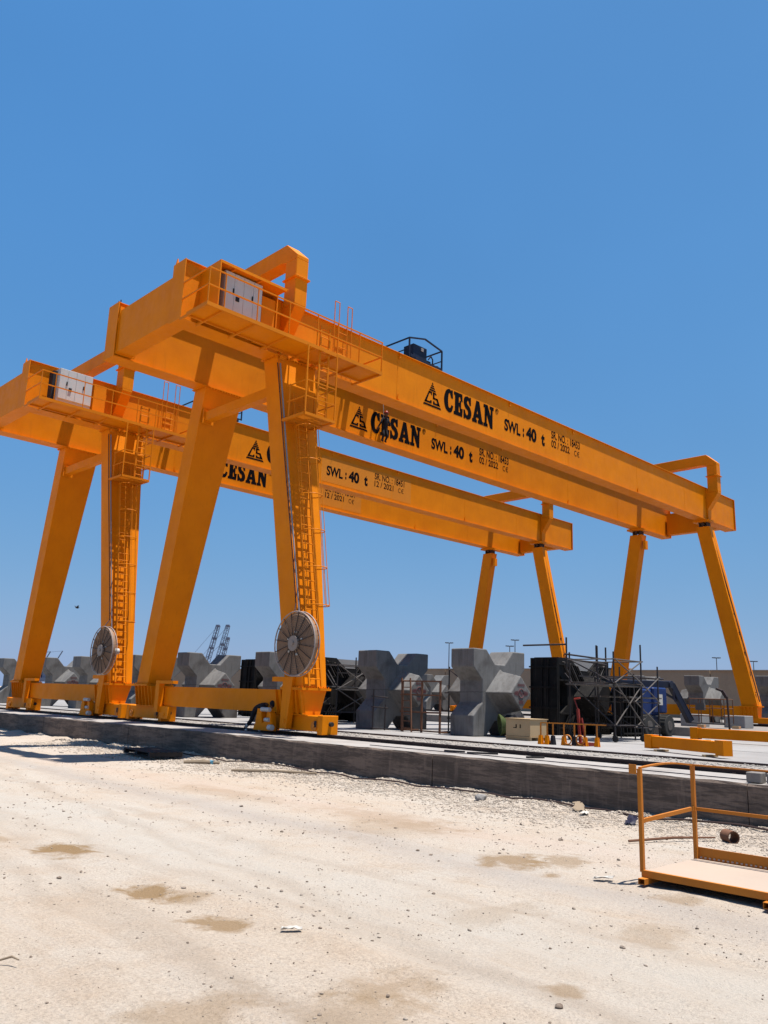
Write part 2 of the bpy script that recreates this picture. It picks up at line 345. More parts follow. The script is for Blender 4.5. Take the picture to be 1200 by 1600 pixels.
b = MB(); b.box(17.35, 20.25, -8, 140, -.9, -.05); tag(b.obj('ballast_strip', M['fines']), 'gravel strip between crane rail and concrete slab', kind='structure')
def rail(name, x, z, label):
    o = thing(name, (x, 0, z), label, 'crane rail')
    b = MB((x, 0, z)); b.box(x-.075, x+.075, -8, 140, z, z+.018); b.box(x-.012, x+.012, -8, 140, z+.018, z+.085); b.box(x-.036, x+.036, -8, 140, z+.085, z+.125)
    b.obj('rail_section', M['rust_dark'], o)
    b = MB((x, 0, z))
    for y in np.arange(3, 60, .8): b.box(x-.12, x+.12, y-.04, y+.04, z+.018, z+.035); b.box(x-.06, x-.04, y-.03, y+.03, z+.035, z+.06); b.box(x+.04, x+.06, y-.03, y+.03, z+.035, z+.06)
    tag(b.obj('rail_clips', M['rust_dark'], o), kind='stuff')
M['rust_dark'] = paint('rail_steel', (.045, .028, .025), (.07, .04, .035), .6, .3, False)
rail('crane_rail', 16.3, -.035, 'dark steel crane rail set along the top of the retaining wall')
rail('crane_rail', 48.2, .37, 'far crane rail on the raised kerb under the narrow legs')
# main slab: bays with open joints (each bay a piece of the pavement)
slab = thing('slab_pavement', (20.25, 0, 0), 'pale concrete casting slab between the crane rails', None); del slab['label']; tag(slab, 'pale concrete casting slab between the crane rails', kind='structure')
meshes = {}
for i, x0 in enumerate(np.linspace(20.25, 36.0, 4)[:-1]):
    for k in range(24):
        y0 = -6+k*6.0; dx = 5.25; b = MB((x0, y0, 0)); key = 'bay'
        if key not in meshes:
            b.box(x0+.012, x0+dx-.012, y0+.012, y0+6-.012, -.5, 0.0)
            o = b.obj('slab_bay', M['slab'], slab); meshes[key] = o.data
        else:
            o = bpy.data.objects.new('slab_bay', meshes[key]); COL.objects.link(o); o.parent = slab
        o.location = (x0-20.25, y0, random.uniform(-.004, .004))
b = MB(); b.box(20.25, 36, -6, 138, -.9, -.06); tag(b.obj('slab_base', M['fines']), 'bedding under the concrete slab', kind='structure')
b = MB(); b.box(36.0, 75.0, -30, 170, -.9, .37); tag(b.obj('raised_terrace', [M['curb']]), 'raised concrete terrace carrying the far crane rail', kind='structure')
b = MB((20.25, 0, 0)); b.box(20.13, 20.25, -6, 138, -.06, -.004); b.obj('edge_angle', M['rust_dark'], slab)
# far boundary wall in sections
fw = thing('boundary_wall', (75, 0, .37), 'long brown grey concrete wall closing the yard behind the blocks', 'wall')
for k in range(26):
    y0 = -30+k*8; z = 4.78 if y0 > 39 else 4.62
    b = MB((75, 0, .37)); b.box(75+(k % 2)*.05, 75.6, y0+.03, y0+7.97, .3, z); b.box(74.93, 75.68, y0+.03, y0+7.97, z, z+.12)
    b.obj('wall_panel', M['farwall'], fw)

# stones: numpy scatter of small angular lumps
def ico():
    t = (1+5**.5)/2; v = np.array([(-1,t,0),(1,t,0),(-1,-t,0),(1,-t,0),(0,-1,t),(0,1,t),(0,-1,-t),(0,1,-t),(t,0,-1),(t,0,1),(-t,0,-1),(-t,0,1)], float); v /= np.linalg.norm(v[0])
    f = np.array([(0,11,5),(0,5,1),(0,1,7),(0,7,10),(0,10,11),(1,5,9),(5,11,4),(11,10,2),(10,7,6),(7,1,8),(3,9,4),(3,4,2),(3,2,6),(3,6,8),(3,8,9),(4,9,5),(2,4,11),(6,2,10),(8,6,7),(9,8,1)]); return v, f
IV, IF = ico()
def stones(name, px, py, pz, size, mat, label, flat=.65):
    n = len(px); vs = np.empty((n, 12, 3))
    jit = IV[None]*(1+rng.uniform(-.32, .32, (n, 12, 1))); sc = size[:, None, None]*np.stack([rng.uniform(.6,1.7,n), rng.uniform(.6,1.2,n), rng.uniform(.4,.85,n)*flat/.65], -1)[:, None, :]
    jit = jit*sc; an = rng.uniform(0, 6.283, n); c, s = np.cos(an)[:, None], np.sin(an)[:, None]
    vs[..., 0] = jit[..., 0]*c - jit[..., 1]*s + px[:, None]; vs[..., 1] = jit[..., 0]*s + jit[..., 1]*c + py[:, None]; vs[..., 2] = jit[..., 2] + (pz+size*.15)[:, None]
    fs = (IF[None] + (np.arange(n)*12)[:, None, None]).reshape(-1, 3)
    me = bpy.data.meshes.new(name); me.vertices.add(n*12); me.vertices.foreach_set('co', vs.ravel())
    me.loops.add(fs.size); me.loops.foreach_set('vertex_index', fs.ravel().astype(np.int32)); me.polygons.add(len(fs))
    me.polygons.foreach_set('loop_start', np.arange(0, fs.size, 3, dtype=np.int32)); me.polygons.foreach_set('loop_total', np.full(len(fs), 3, np.int32))
    me.update(calc_edges=True); me.validate(); me.materials.append(mat)
    o = bpy.data.objects.new(name, me); COL.objects.link(o); tag(o, label, kind='stuff'); return o
n = 38000; py = 4.5+26*rng.random(n)**1.5; px = WX-.03-np.abs(rng.normal(0, .95, n))*(1+.25*fbm(py, py*.4, .6)); ok = px > 10.4; px, py = px[ok], py[ok]
stones('gravel_bank', px, py, ground_z(px, py), rng.uniform(.007, .022, len(px))*np.clip(.55+py*.035, .6, 1.5)*(1+.8*(rng.random(len(px)) > .97)), M['gravel'], 'loose pale gravel heaped along the foot of the wall')
n = 26000; d = 2.2+22*rng.random(n)**1.7; an = R(45.9)+rng.uniform(-.48, .48, n); px, py = d*np.cos(an), d*np.sin(an); ok = px < 13.6; px, py, d = px[ok], py[ok], d[ok]
keep = rng.random(len(px)) < np.clip(.30+.75*fbm(px, py, .7)*np.abs(fbm(py, px, 1.9)), .05, 1); px, py, d = px[keep], py[keep], d[keep]
stones('gravel', px, py, ground_z(px, py), np.minimum(rng.lognormal(-5.55, .55, len(px)), .017)*np.clip(.5+d*.09, .6, 2.0), M['stone'], 'small scattered stones on the sandy yard')
n = 8000; px = rng.uniform(17.4, 20.12, n); py = 3+40*rng.random(n)**1.4; k = rng.random(n) < np.clip(.55+.5*fbm(px, py, 1.3), .05, 1); px, py = px[k], py[k]
stones('ballast', px, py, np.full(len(px), -.05), rng.uniform(.010, .034, len(px)), M['ballast'], 'grey ballast stones between rail and slab')

# ------------------------------------------------------------------ lettering
def text_mesh(txt, h, bold=0.0, width=None, serif=None):
    cu_ = bpy.data.curves.new('t', 'FONT'); cu_.body = txt; cu_.size = 1.0; cu_.offset = bold; cu_.extrude = 0.0
    o = bpy.data.objects.new('t', cu_); COL.objects.link(o)
    dg = bpy.context.evaluated_depsgraph_get(); dg.update()
    me = bpy.data.meshes.new_from_object(o.evaluated_get(dg)); bpy.data.objects.remove(o); bpy.data.curves.remove(cu_)
    vs = np.array([v.co[:] for v in me.vertices]); fs = [tuple(p.vertices) for p in me.polygons]; bpy.data.meshes.remove(me)
    mn, mx = vs.min(0), vs.max(0); vs -= [mn[0], mn[1], 0]; s = h/(mx[1]-mn[1]); sx = s if width is None else width/(mx[0]-mn[0])
    return vs*[sx, s, 1], fs
def put_text(mb, txt, x0, x1, z0, h, y, bold=.02, shear=0):
    vs, fs = text_mesh(txt, h, bold, x1-x0); n0 = [(x0+v[0], y, z0+v[1]) for v in vs]
    mb.add(n0, fs)
def poly_fill(outer, holes=()):
    cu_ = bpy.data.curves.new('t', 'CURVE'); cu_.dimensions = '2D'; cu_.fill_mode = 'BOTH'; cu_.offset = 1.6
    for pl in [outer, *holes]:
        sp = cu_.splines.new('POLY'); sp.points.add(len(pl)-1); sp.use_cyclic_u = True
        for p_, q_ in zip(sp.points, pl): p_.co = (q_[0], q_[1], 0, 1)
    o = bpy.data.objects.new('t', cu_); COL.objects.link(o); dg = bpy.context.evaluated_depsgraph_get(); dg.update()
    me = bpy.data.meshes.new_from_object(o.evaluated_get(dg)); bpy.data.objects.remove(o); bpy.data.curves.remove(cu_)
    vs = [v.co[:2] for v in me.vertices]; fs = [tuple(p.vertices) for p in me.polygons]; bpy.data.meshes.remove(me); return vs, fs
def catmull(pts, k=6, closed=True):
    out = []; n = len(pts)
    for i in range(n):
        p0, p1, p2, p3 = [np.array(pts[(i+j) % n][:2], float) for j in (-1, 0, 1, 2)]
        c1 = len(pts[i]) > 2; c2 = len(pts[(i+1) % n]) > 2       # a third value marks a corner
        if c1 and c2: out.append(tuple(p1)); continue
        m1 = (p2-p0)/2 if not c1 else (p2-p1)*.5; m2 = (p3-p1)/2 if not c2 else (p2-p1)*.5
        for t in np.linspace(0, 1, k, endpoint=False):
            out.append(tuple((2*t**3-3*t**2+1)*p1+(t**3-2*t**2+t)*m1+(-2*t**3+3*t**2)*p2+(t**3-t**2)*m2))
    return out
# heavy slab-serif capitals, drawn in a 0..100 box
GL = {}
GL['C'] = (62, [catmull([(60,66,1),(58,100,1),(51,100,1),(49,93,1),(36,101),(14,88),(2,52),(12,13),(36,-1),(54,8),(62,30,1),(53,33,1),(43,17),(31,22),(27,50),(31,80),(40,86),(50,66,1)])], [])
GL['E'] = (60, [[(0,0),(57,0),(60,34),(50,34),(44,14),(32,14),(32,43),(38,43),(41,34),(48,34),(48,67),(41,67),(38,57),(32,57),(32,86),(43,86),(49,68),(58,68),(56,100),(0,100),(0,89),(8,87),(8,13),(0,11)]], [])
GL['S'] = (56, [catmull([(51,67,1),(50,101,1),(43,101,1),(41,95,1),(27,101),(7,93),(2,71),(12,50),(30,39),(33,24),(24,14),(14,22),(9,36,1),(1,36,1),(2,-1,1),(9,-1,1),(12,5,1),(29,-1),(49,9),(55,31),(44,54),(27,65),(22,77),(30,86),(38,80),(43,67,1)])], [])
GL['A'] = (76, [[(0,0),(32,0),(32,12),(25,13),(28,25),(46,25),(49,13),(42,12),(42,0),(77,0),(77,12),(71,14),(49,100),(29,100),(6,14),(0,12)]], [[(31,39),(37,68),(43,39)]])
GL['N'] = (74, [[(0,0),(29,0),(29,12),(22,14),(22,62),(51,-1),(66,-1),(66,86),(74,88),(74,100),(46,100),(46,88),(54,86),(54,48),(29,100),(0,100),(0,88),(9,86),(9,14),(0,12)]], [])
def cesan(mb, x0, x1, z0, h, y):
    gap = 7; tot = sum(GL[c][0] for c in 'CESAN')+gap*4; s = (x1-x0)/tot; x = x0
    for c in 'CESAN':
        wd, outs, holes = GL[c]; vs, fs = poly_fill(outs[0], holes)
        mb.add([(x+v[0]*s, y, z0+v[1]/100*h) for v in vs], fs); x += (wd+gap)*s
def logo(mb, x0, x1, z0, z1, y):
    cx = (x0+x1)/2; H = z1-z0; W = (x1-x0)/2
    def xw(t): return W*(1-t)                 # half-width of the triangle at relative height t
    def strip(ta, tb):
        mb.add([(cx-xw(ta), y, z0+ta*H), (cx+xw(ta), y, z0+ta*H), (cx+xw(tb), y, z0+tb*H), (cx-xw(tb), y, z0+tb*H)], [(0,1,2,3)])
    strip(0, .075)
    for ta, tb in ((.63, .69), (.725, .78), (.815, .865), (.90, .99)): strip(ta, tb)
    def P(u, t): return (cx+u*xw(t), y, z0+t*H)
    def quad(a, b_, c, d): mb.add([P(*a), P(*b_), P(*c), P(*d)], [(0,1,2,3)])
    t0, t1, th = .12, .60, .075
    # C (left half) and S (right half) following the slopes
    quad((-1,t0),(-.08,t0),(-.08,t0+th),(-.93,t0+th)); quad((-1,t0),(-.74,t0),(-.68,t1),(-1,t1)); quad((-1,t1-th),(-.08,t1-th),(-.08,t1),(-1,t1))
    quad((-.30,t0+th),(-.08,t0+th),(-.08,t0+.13),(-.30,t0+.13)); quad((-.30,t1-.13),(-.08,t1-.13),(-.08,t1-th),(-.30,t1-th))
    quad((.10,t0),(1,t0),(.93,t0+th),(.10,t0+th)); quad((.72,t0),(1,t0),(1,.40),(.66,.40)); quad((.10,.325),(1,.325),(1,.40),(.10,.40))
    quad((.10,.325),(.42,.325),(.46,t1),(.10,t1)); quad((.10,t1-th),(1,t1-th),(1,t1),(.10,t1)); quad((.10,t0+th),(.34,t0+th),(.34,t0+.13),(.10,t0+.13))
def girder_letters(girder, y, serial, date, root_o):
    yy = y-.006
    def mk(name): return MB(root_o), name
    b = MB(root_o); logo(b, 22.78, 23.86, 12.68, 13.74, yy); b.obj('logo', M['letter'], girder, recalc=False)
    b = MB(root_o); cesan(b, 24.02, 27.28, 12.76, .97, yy); b.obj('lettering', M['letter'], girder, recalc=False)
    b = MB(root_o); b.ring((27.52, yy, 13.66), (0,1,0), .10, .010, 20, 4); b.obj('mark_ring', M['letter'], girder); b = MB(root_o); put_text(b, 'R', 27.47, 27.57, 13.60, .12, yy, .01); b.obj('lettering', M['letter'], girder, recalc=False)
    b = MB(root_o); put_text(b, 'SWL', 28.06, 29.24, 12.92, .56, yy, .036); put_text(b, ':', 29.42, 29.52, 12.95, .42, yy, .07)
    put_text(b, '40', 29.68, 30.48, 12.90, .64, yy, .05); put_text(b, 't', 30.86, 31.14, 12.90, .60, yy, .05); b.obj('lettering', M['letter'], girder, recalc=False)
    b = MB(root_o); put_text(b, 'SR. NO. : '+serial, 31.68, 34.12, 13.45, .38, yy, .018); b.obj('lettering', M['letter'], girder, recalc=False); b = MB(root_o); put_text(b, date, 31.68, 33.22, 13.03, .35, yy, .018)
    b.obj('lettering', M['letter'], girder, recalc=False); b = MB(root_o); put_text(b, 'C', 33.62, 33.82, 13.04, .28, yy, .0); put_text(b, '€', 33.86, 34.08, 13.04, .28, yy, .0); b.obj('lettering', M['letter'], girder, recalc=False)

# ------------------------------------------------------------------ gantry crane
YF, YR, YC = 21.38, 25.735, 23.92; ZB, ZT = 12.34, 14.34; XA, XB = 11.80, 51.95
RO = Vector((16.3, YC, 0))
OR, OR2 = M['orange'], M['orange2']
crane = thing('gantry_crane', RO, 'nearer orange gantry crane, sun canopy over its cabinet, serial 18453 on the girders', 'crane', 'gantry cranes on the rails')
def part(mb, name, mat=None, parent=None, **k): return mb.obj(name, mat or OR, parent if parent is not None else crane, **k)
def cb(): return MB(RO)
# girders
def girder(y0):
    y1 = y0+.72; b = cb()
    b.box(XA+.02, XB-.02, y0+.085, y0+.635, ZB+.028, ZT-.028); b.box(XA, XB, y0, y1, ZT-.028, ZT); b.box(XA, XB, y0+.0, y1, ZB, ZB+.028)
    b.box(XA-.03, XA, y0-.005, y1+.005, ZB-.01, ZT+.01); b.box(XB, XB+.03, y0-.005, y1+.005, ZB-.01, ZT+.01)
    gd = part(b, 'girder')
    b = cb(); b.box(XA+.3, XB-.3, y0+.30, y0+.40, ZT, ZT+.07); part(b, 'trolley_rail', M['rust_dark'], gd)
    for x in (21.3, 26.8, 33.1, 39.7, 45.2):
        b = cb(); b.box(x-.018, x+.018, y0+.079, y0+.084, ZB+.03, ZT-.03); b.box(x-.018, x+.018, y0+.05, y0+.67, ZB-.004, ZB-.001); part(b, 'weld_seam', OR, gd)
    for x in (21.35, 28.4, 33.5):
        b = cb(); b.box(x-.012, x+.012, y0+.02, y0+.083, ZT-.17, ZT-.03); b.ring((x, y0+.04, ZT-.21), (1,0,0), .04, .012, 10, 5); part(b, 'lifting_lug', OR, gd)
    for x in (21.35, 39.72): 
        b = cb(); b.box(x-.05, x+.05, y0+.03, y0+.083, ZB+.10, ZB+.22); b.tube((x, y0+.055, ZB+.22), (x, y0+.055, ZB+.30), .02); part(b, 'lifting_lug', OR, gd)
    return gd
gf_ = girder(YF); gr_ = girder(YR); gf_['label'] = 'front box girder with black lettering'; gr_['label'] = 'rear box girder with black lettering'
# end ties
b = cb(); b.box(XA+.05, XA+.65, YF+.72, YR, 12.47, 14.02)
for yy in (YF+.72, YR-.06): b.box(XA+.02, XA+.72, yy, yy+.06, 12.42, 14.16)
part(b, 'end_tie')
b = cb(); b.box(XB-.55, XB-.06, YF+.72, YR, 12.47, 13.9); part(b, 'end_tie')
b = cb()
for yy in (YF+.80, YR-.08):
    for z in np.arange(12.6, 14.1, .18): b.tube((XA+.70, yy, z), (XA+.76, yy, z), .02, 6)
tag(part(b, 'bolts'), kind='stuff')
# portal arches over the trolley way
def arch(x0, x1, near_):
    b = cb(); yo, yi = YF-.68, YF-.06; Yo, Yi = 2*YC-yo, 2*YC-yi
    b.box(x0, x1, yo, yi, 14.05, 15.72); b.box(x0, x1, Yi, Yo, 14.05, 15.72)
    # beam with chamfered shoulders
    prof = [(yo, 15.723), (yi, 15.723), (yi+.28, 15.80), (Yi-.28, 15.80), (Yi, 15.723), (Yo, 15.723), (Yo, 15.86), (Yo-.62, 16.43), (yo+.62, 16.43), (yo, 15.86)]
    b.prism(prof, lambda p: (x0, p[0], p[1]), lambda p: (x1, p[0], p[1]))
    for ya, yb_, yg in ((yo, yi, YF+.08), (Yo, Yi, YR+.64)):
        # knee: wedge from post foot into the girder web
        b.hexa([(x0+.03, yg, 13.0),(x1-.03, yg, 13.0),(x1-.03, yg, 13.05),(x0+.03, yg, 13.05)], [(x0+.001, ya, 14.04),(x1-.001, ya, 14.04),(x1-.001, yg, 14.30),(x0+.001, yg, 14.30)]) if False else None
        s = 1 if yg > ya else -1
        prof2 = [(ya, 14.048), (ya, 13.95), (yg-s*.10, 13.0), (yg-s*.10, ZB+.03), (yg, ZB+.03), (yg, 14.30), (yb_, 14.30), (yb_, 14.048)]
        b.prism(prof2, lambda p: (x0+.02, p[0], p[1]), lambda p: (x1-.02, p[0], p[1]))
        b.box(x0-.07, x1+.07, min(ya, yb_)-.07, max(ya, yb_)+.07, 15.0, 15.03); b.box(x0-.07, x1+.07, min(ya, yb_)-.07, max(ya, yb_)+.07, 15.033, 15.06)
    part(b, 'portal_arch', bevel=.012)
arch(15.55, 16.06, True); arch(48.0, 48.5, False)
# legs
def frustum(b, lo, hi):   # lo/hi: x0,x1,y0,y1,z
    f = lambda q: [(q[0],q[2],q[4]),(q[1],q[2],q[4]),(q[1],q[3],q[4]),(q[0],q[3],q[4])]
    b.hexa(f(lo), f(hi))
NL = {'front': ((15.84,16.76,19.50,20.36,1.40), (15.48,17.12,21.36,22.12,12.30)), 'rear': ((15.84,16.76,28.60,29.44,1.40), (15.48,17.12,25.72,26.48,12.30))}
for k, (lo, hi) in NL.items():
    b = cb(); frustum(b, lo, hi); lg = part(b, 'leg', bevel=.01)
    b = cb(); b.box(hi[0]-.09, hi[1]+.09, hi[2]-.07, hi[3]+.07, 12.302, 12.337); part(b, 'top_flange', OR, lg)
    b = cb(); b.box(lo[0]-.10, lo[1]+.10, lo[2]-.10, lo[3]+.10, 1.33, 1.362); b.box(lo[0]-.10, lo[1]+.10, lo[2]-.10, lo[3]+.10, 1.366, 1.398); part(b, 'base_flange', OR, lg)
    b = cb()
    for x in np.arange(hi[0]-.04, hi[1]+.06, .12): b.tube((x, hi[2]-.05, 12.25), (x, hi[2]-.05, 12.31), .022, 6)
    for y in np.arange(hi[2], hi[3], .12): b.tube((hi[0]-.06, y, 12.25), (hi[0]-.06, y, 12.31), .022, 6)
    for x in np.arange(lo[0]-.05, lo[1]+.08, .10): b.tube((x, lo[2]-.06, 1.398), (x, lo[2]-.06, 1.44), .018, 6)
    for y in np.arange(lo[2], lo[3]+.05, .10): b.tube((lo[0]-.07, y, 1.398), (lo[0]-.07, y, 1.44), .018, 6)
    tag(part(b, 'bolts', OR, lg), kind='stuff')
    # foot: tapers down on to the carriage, ribs on the outside
    s = 1 if k == 'front' else -1; ya, yb_ = (19.50, 20.75) if k == 'front' else (28.2, 29.44)
    b = cb(); frustum(b, (15.99,16.55,ya,yb_,.63), (15.84,16.76,ya,yb_,1.328)); ft = part(b, 'leg_foot')
    for y in np.linspace(ya+.02, yb_-.02, 6):
        b = cb(); b.hexa([(15.88,y-.01,.63),(15.99,y-.01,.63),(15.99,y+.01,.63),(15.88,y+.01,.63)], [(15.76,y-.01,1.326),(15.85,y-.01,1.326),(15.85,y+.01,1.326),(15.76,y+.01,1.326)]); part(b, 'rib', OR, ft)
    b = cb(); b.box(15.93, 16.62, ya-.05, yb_+.05, .60, .628); part(b, 'foot_plate', OR, ft)
# carriages with wheels
def carriage(x0, x1, y0, y1, zb, zt, far=False):
    dz = zb-.12; b = cb(); b.box(x0, x1, y0+.22, y1-.22, zb+.04, zt); b.box(x0-.03, x1+.03, y0, y0+.22, zb-.04, zt+.02); b.box(x0-.03, x1+.03, y1-.22, y1, zb-.04, zt+.02)
    c = part(b, 'end_carriage', bevel=.012)
    for yy in (y0+.38, y1-.38):
        b = cb(); b.tube(((x0+x1)/2-.06, yy, zb+.19), ((x0+x1)/2+.06, yy, zb+.19), .22, 20); b.tube((x0-.035, yy, zb+.19), ((x0+x1)/2, yy, zb+.19), .13, 14); b.tube((x0-.06, yy, zb+.19), ((x0+x1)/2, yy, zb+.19), .05, 10)
        part(b, 'wheel', M['orange_worn'] if not far else OR, c, smooth=True)
    for yy, s in ((y0, -1), (y1, 1)):
        b = cb(); b.tube(((x0+x1)/2, yy, zb+.26), ((x0+x1)/2, yy+s*.10, zb+.26), .065, 12); part(b, 'buffer', M['tyre'], c, smooth=True)
    b = cb(); b.box(x0-.04, x0-.028, y0+.26, y0+.36, zb+.16, zb+.34); part(b, 'slot', M['black_gap'], c)
carriage(16.03, 16.58, 18.73, 21.70, .12, .60); carriage(16.03, 16.58, 27.72, 30.35, .12, .60)
# near sill beam
b = cb(); b.box(15.97, 16.42, 20.76, 28.19, .64, 1.325); sb_ = part(b, 'sill_beam')
b = cb(); b.box(15.90, 16.48, 20.752, 20.80, .56, 1.326); part(b, 'joint_plate', OR, sb_)
b = cb(); b.box(15.90, 16.48, 28.15, 28.198, .56, 1.326); part(b, 'joint_plate', OR, sb_)
b = cb(); b.hexa([(15.72,20.05,.20),(15.92,20.05,.20),(15.92,20.35,.20),(15.72,20.35,.20)], [(15.72,19.85,1.70),(15.92,19.85,1.70),(15.92,20.32,1.70),(15.72,20.32,1.70)]); b.box(15.72, 15.92, 20.325, 20.85, 1.56, 1.70); b.tube((15.70, 20.16, .42), (15.73, 20.16, .42), .06, 10)
part(b, 'reel_bracket')
b = cb(); b.box(15.72, 15.92, 27.55, 27.80, .42, 1.415); b.box(15.72, 15.92, 26.62, 27.80, 1.42, 1.53); part(b, 'storm_bracket')
b = cb(); b.box(15.82, 15.96, 27.0, 27.54, .20, .62); b.tube((15.80, 27.25, .34), (15.83, 27.25, .34), .06, 10); part(b, 'storm_bracket')
# travel motor unit in front of the sill
b = cb(); b.prism([(21.55,.10),(20.62,.10),(20.62,.30),(20.70,.62),(20.85,.74),(20.90,.45),(21.10,.30),(21.18,.74),(21.36,.74),(21.45,.30)], lambda p: (15.62,p[0],p[1]), lambda p: (15.80,p[0],p[1])); mo = part(b, 'travel_drive')
for (ya, yb_, z, r) in ((20.72,21.12,.72,.065),(20.72,20.92,.42,.06),(20.55,20.72,.20,.085)):
    b = cb(); b.tube((15.60, ya, z), (15.60, yb_, z), r, 12); part(b, 'motor', M['whitemetal'], mo, smooth=True)
# leg brace
b = cb(); b.box(15.62, 15.92, 21.78, 25.86, 11.02, 11.36); br = part(b, 'brace')
for yy in (21.74, 25.84):
    b = cb(); b.box(15.54, 16.0, yy, yy+.04, 10.92, 11.46); part(b, 'brace_flange', OR, br)
# far legs
for lo, hi in (((47.89,48.50,19.10,20.00,1.47),(47.89,48.50,21.30,22.12,11.95)), ((47.89,48.50,27.62,28.50,1.47),(47.89,48.50,25.70,26.52,11.95))):
    b = cb(); frustum(b, lo, hi); fl = part(b, 'leg', bevel=.01)
    b = cb(); ym = (hi[2]+hi[3])/2
    for dy in (-.26, .20): b.box(47.95, 48.44, ym+dy, ym+dy+.06, 11.95, 12.22)
    b.tube((47.9, ym, 12.12), (48.5, ym, 12.12), .09, 12); part(b, 'hinge', M['rust_dark'], fl)
    b = cb(); b.box(47.72, 48.66, hi[2]-.12, hi[3]+.12, 12.22, 12.337); part(b, 'top_flange', OR, fl)
    b = cb(); b.box(47.80, 48.58, lo[2]-.08, lo[3]+.08, 1.41, 1.468); part(b, 'base_flange', OR, fl)
    s = -1 if lo[2] < 24 else 1; yl, yh = (lo[2], hi[2]) if s < 0 else (lo[3], hi[3])
    b = cb(); b.tube((48.12, yl+s*.05, 1.7), (48.12, yh+s*.05, 11.6), .022, 6); b.tube((48.02, yl+s*.05, 1.7), (48.02, yh+s*.05, 11.6), .014, 6)
    for t in np.linspace(.05, .95, 9): b.box(48.0, 48.16, yl+(yh-yl)*t+s*.02-.03, yl+(yh-yl)*t+s*.02+.03, 1.7+9.9*t, 1.74+9.9*t)
    part(b, 'conduit', M['rust_dark'], fl)
    b = cb(); frustum(b, (47.95,48.44,lo[2]+.05,lo[3]-.05,.84), (47.89,48.50,lo[2],lo[3],1.408)); ft = part(b, 'leg_foot')
    for y in np.linspace(lo[2]+.02, lo[3]-.02, 5):
        b = cb(); b.hexa([(47.88,y-.012,.84),(47.95,y-.012,.84),(47.95,y+.012,.84),(47.88,y+.012,.84)], [(47.80,y-.012,1.405),(47.90,y-.012,1.405),(47.90,y+.012,1.405),(47.80,y+.012,1.405)]); part(b, 'rib', OR, ft)
carriage(47.95, 48.45, 18.0, 20.9, .49, .835, True); carriage(47.95, 48.45, 26.9, 29.6, .49, .835, True)
b = cb(); b.box(47.97, 48.40, 20.02, 27.6, .84, 1.44); part(b, 'sill_beam')
# small lug high on the far rear leg
b = cb(); b.box(48.0, 48.3, 25.52, 25.69, 11.0, 11.55); part(b, 'cable_bracket')

# upper catwalk
FX0, FX1, FY = 11.76, 18.97, 19.88
b = cb(); b.box(FX0+.06, FX1-.06, FY+.05, 20.98, 12.345, 12.365); cw = part(b, 'catwalk', OR)
b = cb(); b.box(FX0, FX1, FY, FY+.05, 12.28, 12.40); b.box(FX0, FX1, 20.98, 21.03, 12.28, 12.40); b.box(FX0, FX0+.05, FY+.05, 20.98, 12.28, 12.40); b.box(FX1-.05, FX1, FY+.05, 20.98, 12.28, 12.40); part(b, 'deck_frame', OR2, cw)
PX = [11.79, 12.36, 13.56, 14.80, 15.98, 16.86, 17.86, 18.94]
for x in PX[1:-1] + [FX0+.03, FX1-.03]:
    b = cb(); b.box(x-.025, x+.025, FY+.05, 21.44, 12.27, 12.342); part(b, 'cross_bearer', OR2, cw)
for x in PX:
    b = cb(); b.bar((x, FY+.025, 12.40), (x, FY+.025, 13.50), .045, .02, (1,0,0)); part(b, 'post', OR2, cw)
for z in (13.50, 12.95):
    b = cb(); b.bar((FX0, FY+.025, z), (FX1, FY+.025, z), .04, .04); b.bar((FX0+.02, FY+.03, z), (FX0+.02, 21.40, z), .04, .04)
    b.bar((FX1-.02, FY+.03, z), (FX1-.02, 21.40, z), .04, .04) if z < 13 else None; part(b, 'rail', OR2, cw)
# cable tray boxes and clutter along the walkway
for x0, x1, z1 in ((16.35,16.75,12.75),(16.95,17.10,12.85),(17.25,17.38,12.7)):
    b = cb(); b.box(x0, x1, 21.05, 21.40, 12.37, z1); part(b, 'junction_box', OR, cw)
# handrail hoops and rungs giving access to the girder top
b = cb()
for x in (17.90, 18.12, 18.52, 18.74): b.tube((x, 21.36, 12.9), (x, 21.36, 15.22), .018, 6)
for xa in (17.90, 18.52): b.tube((xa, 21.36, 15.22), (xa+.22, 21.36, 15.22), .018, 6)
al = part(b, 'access_ladder', OR2)
for z in np.arange(12.95, 14.3, .28):
    b = cb(); b.tube((18.12, 21.36, z), (18.52, 21.36, z), .014, 6); part(b, 'rung', OR2, al)
# electrical cabinet
b = cb(); b.box(12.78, 14.20, 20.66, 21.22, 12.78, 14.10); b.box(12.78, 14.20, 20.70, 21.2, 12.50, 12.78); cab = part(b, 'electrical_cabinet', M['white_box'], bevel=.008)
xe = [12.785, 13.13, 13.49, 13.86, 14.195]
for i in range(4):
    b = cb(); b.box(xe[i]+.006, xe[i+1]-.006, 20.635, 20.658, 12.80, 14.08); part(b, 'door', M['white_box'], cab)
for x, z, h in ((13.10, 13.40, .16), (13.82, 13.40, .16)):
    b = cb(); b.box(x-.022, x+.022, 20.61, 20.634, z, z+h); part(b, 'handle', M['black_gap'], cab)
b = cb(); b.box(13.20, 13.32, 20.60, 20.634, 13.18, 13.32); part(b, 'switch', M['black_gap'], cab)
b = cb(); b.box(12.60, 12.765, 20.9, 21.3, 12.5, 14.0); part(b, 'cable_duct', M['black_gap'], cab)
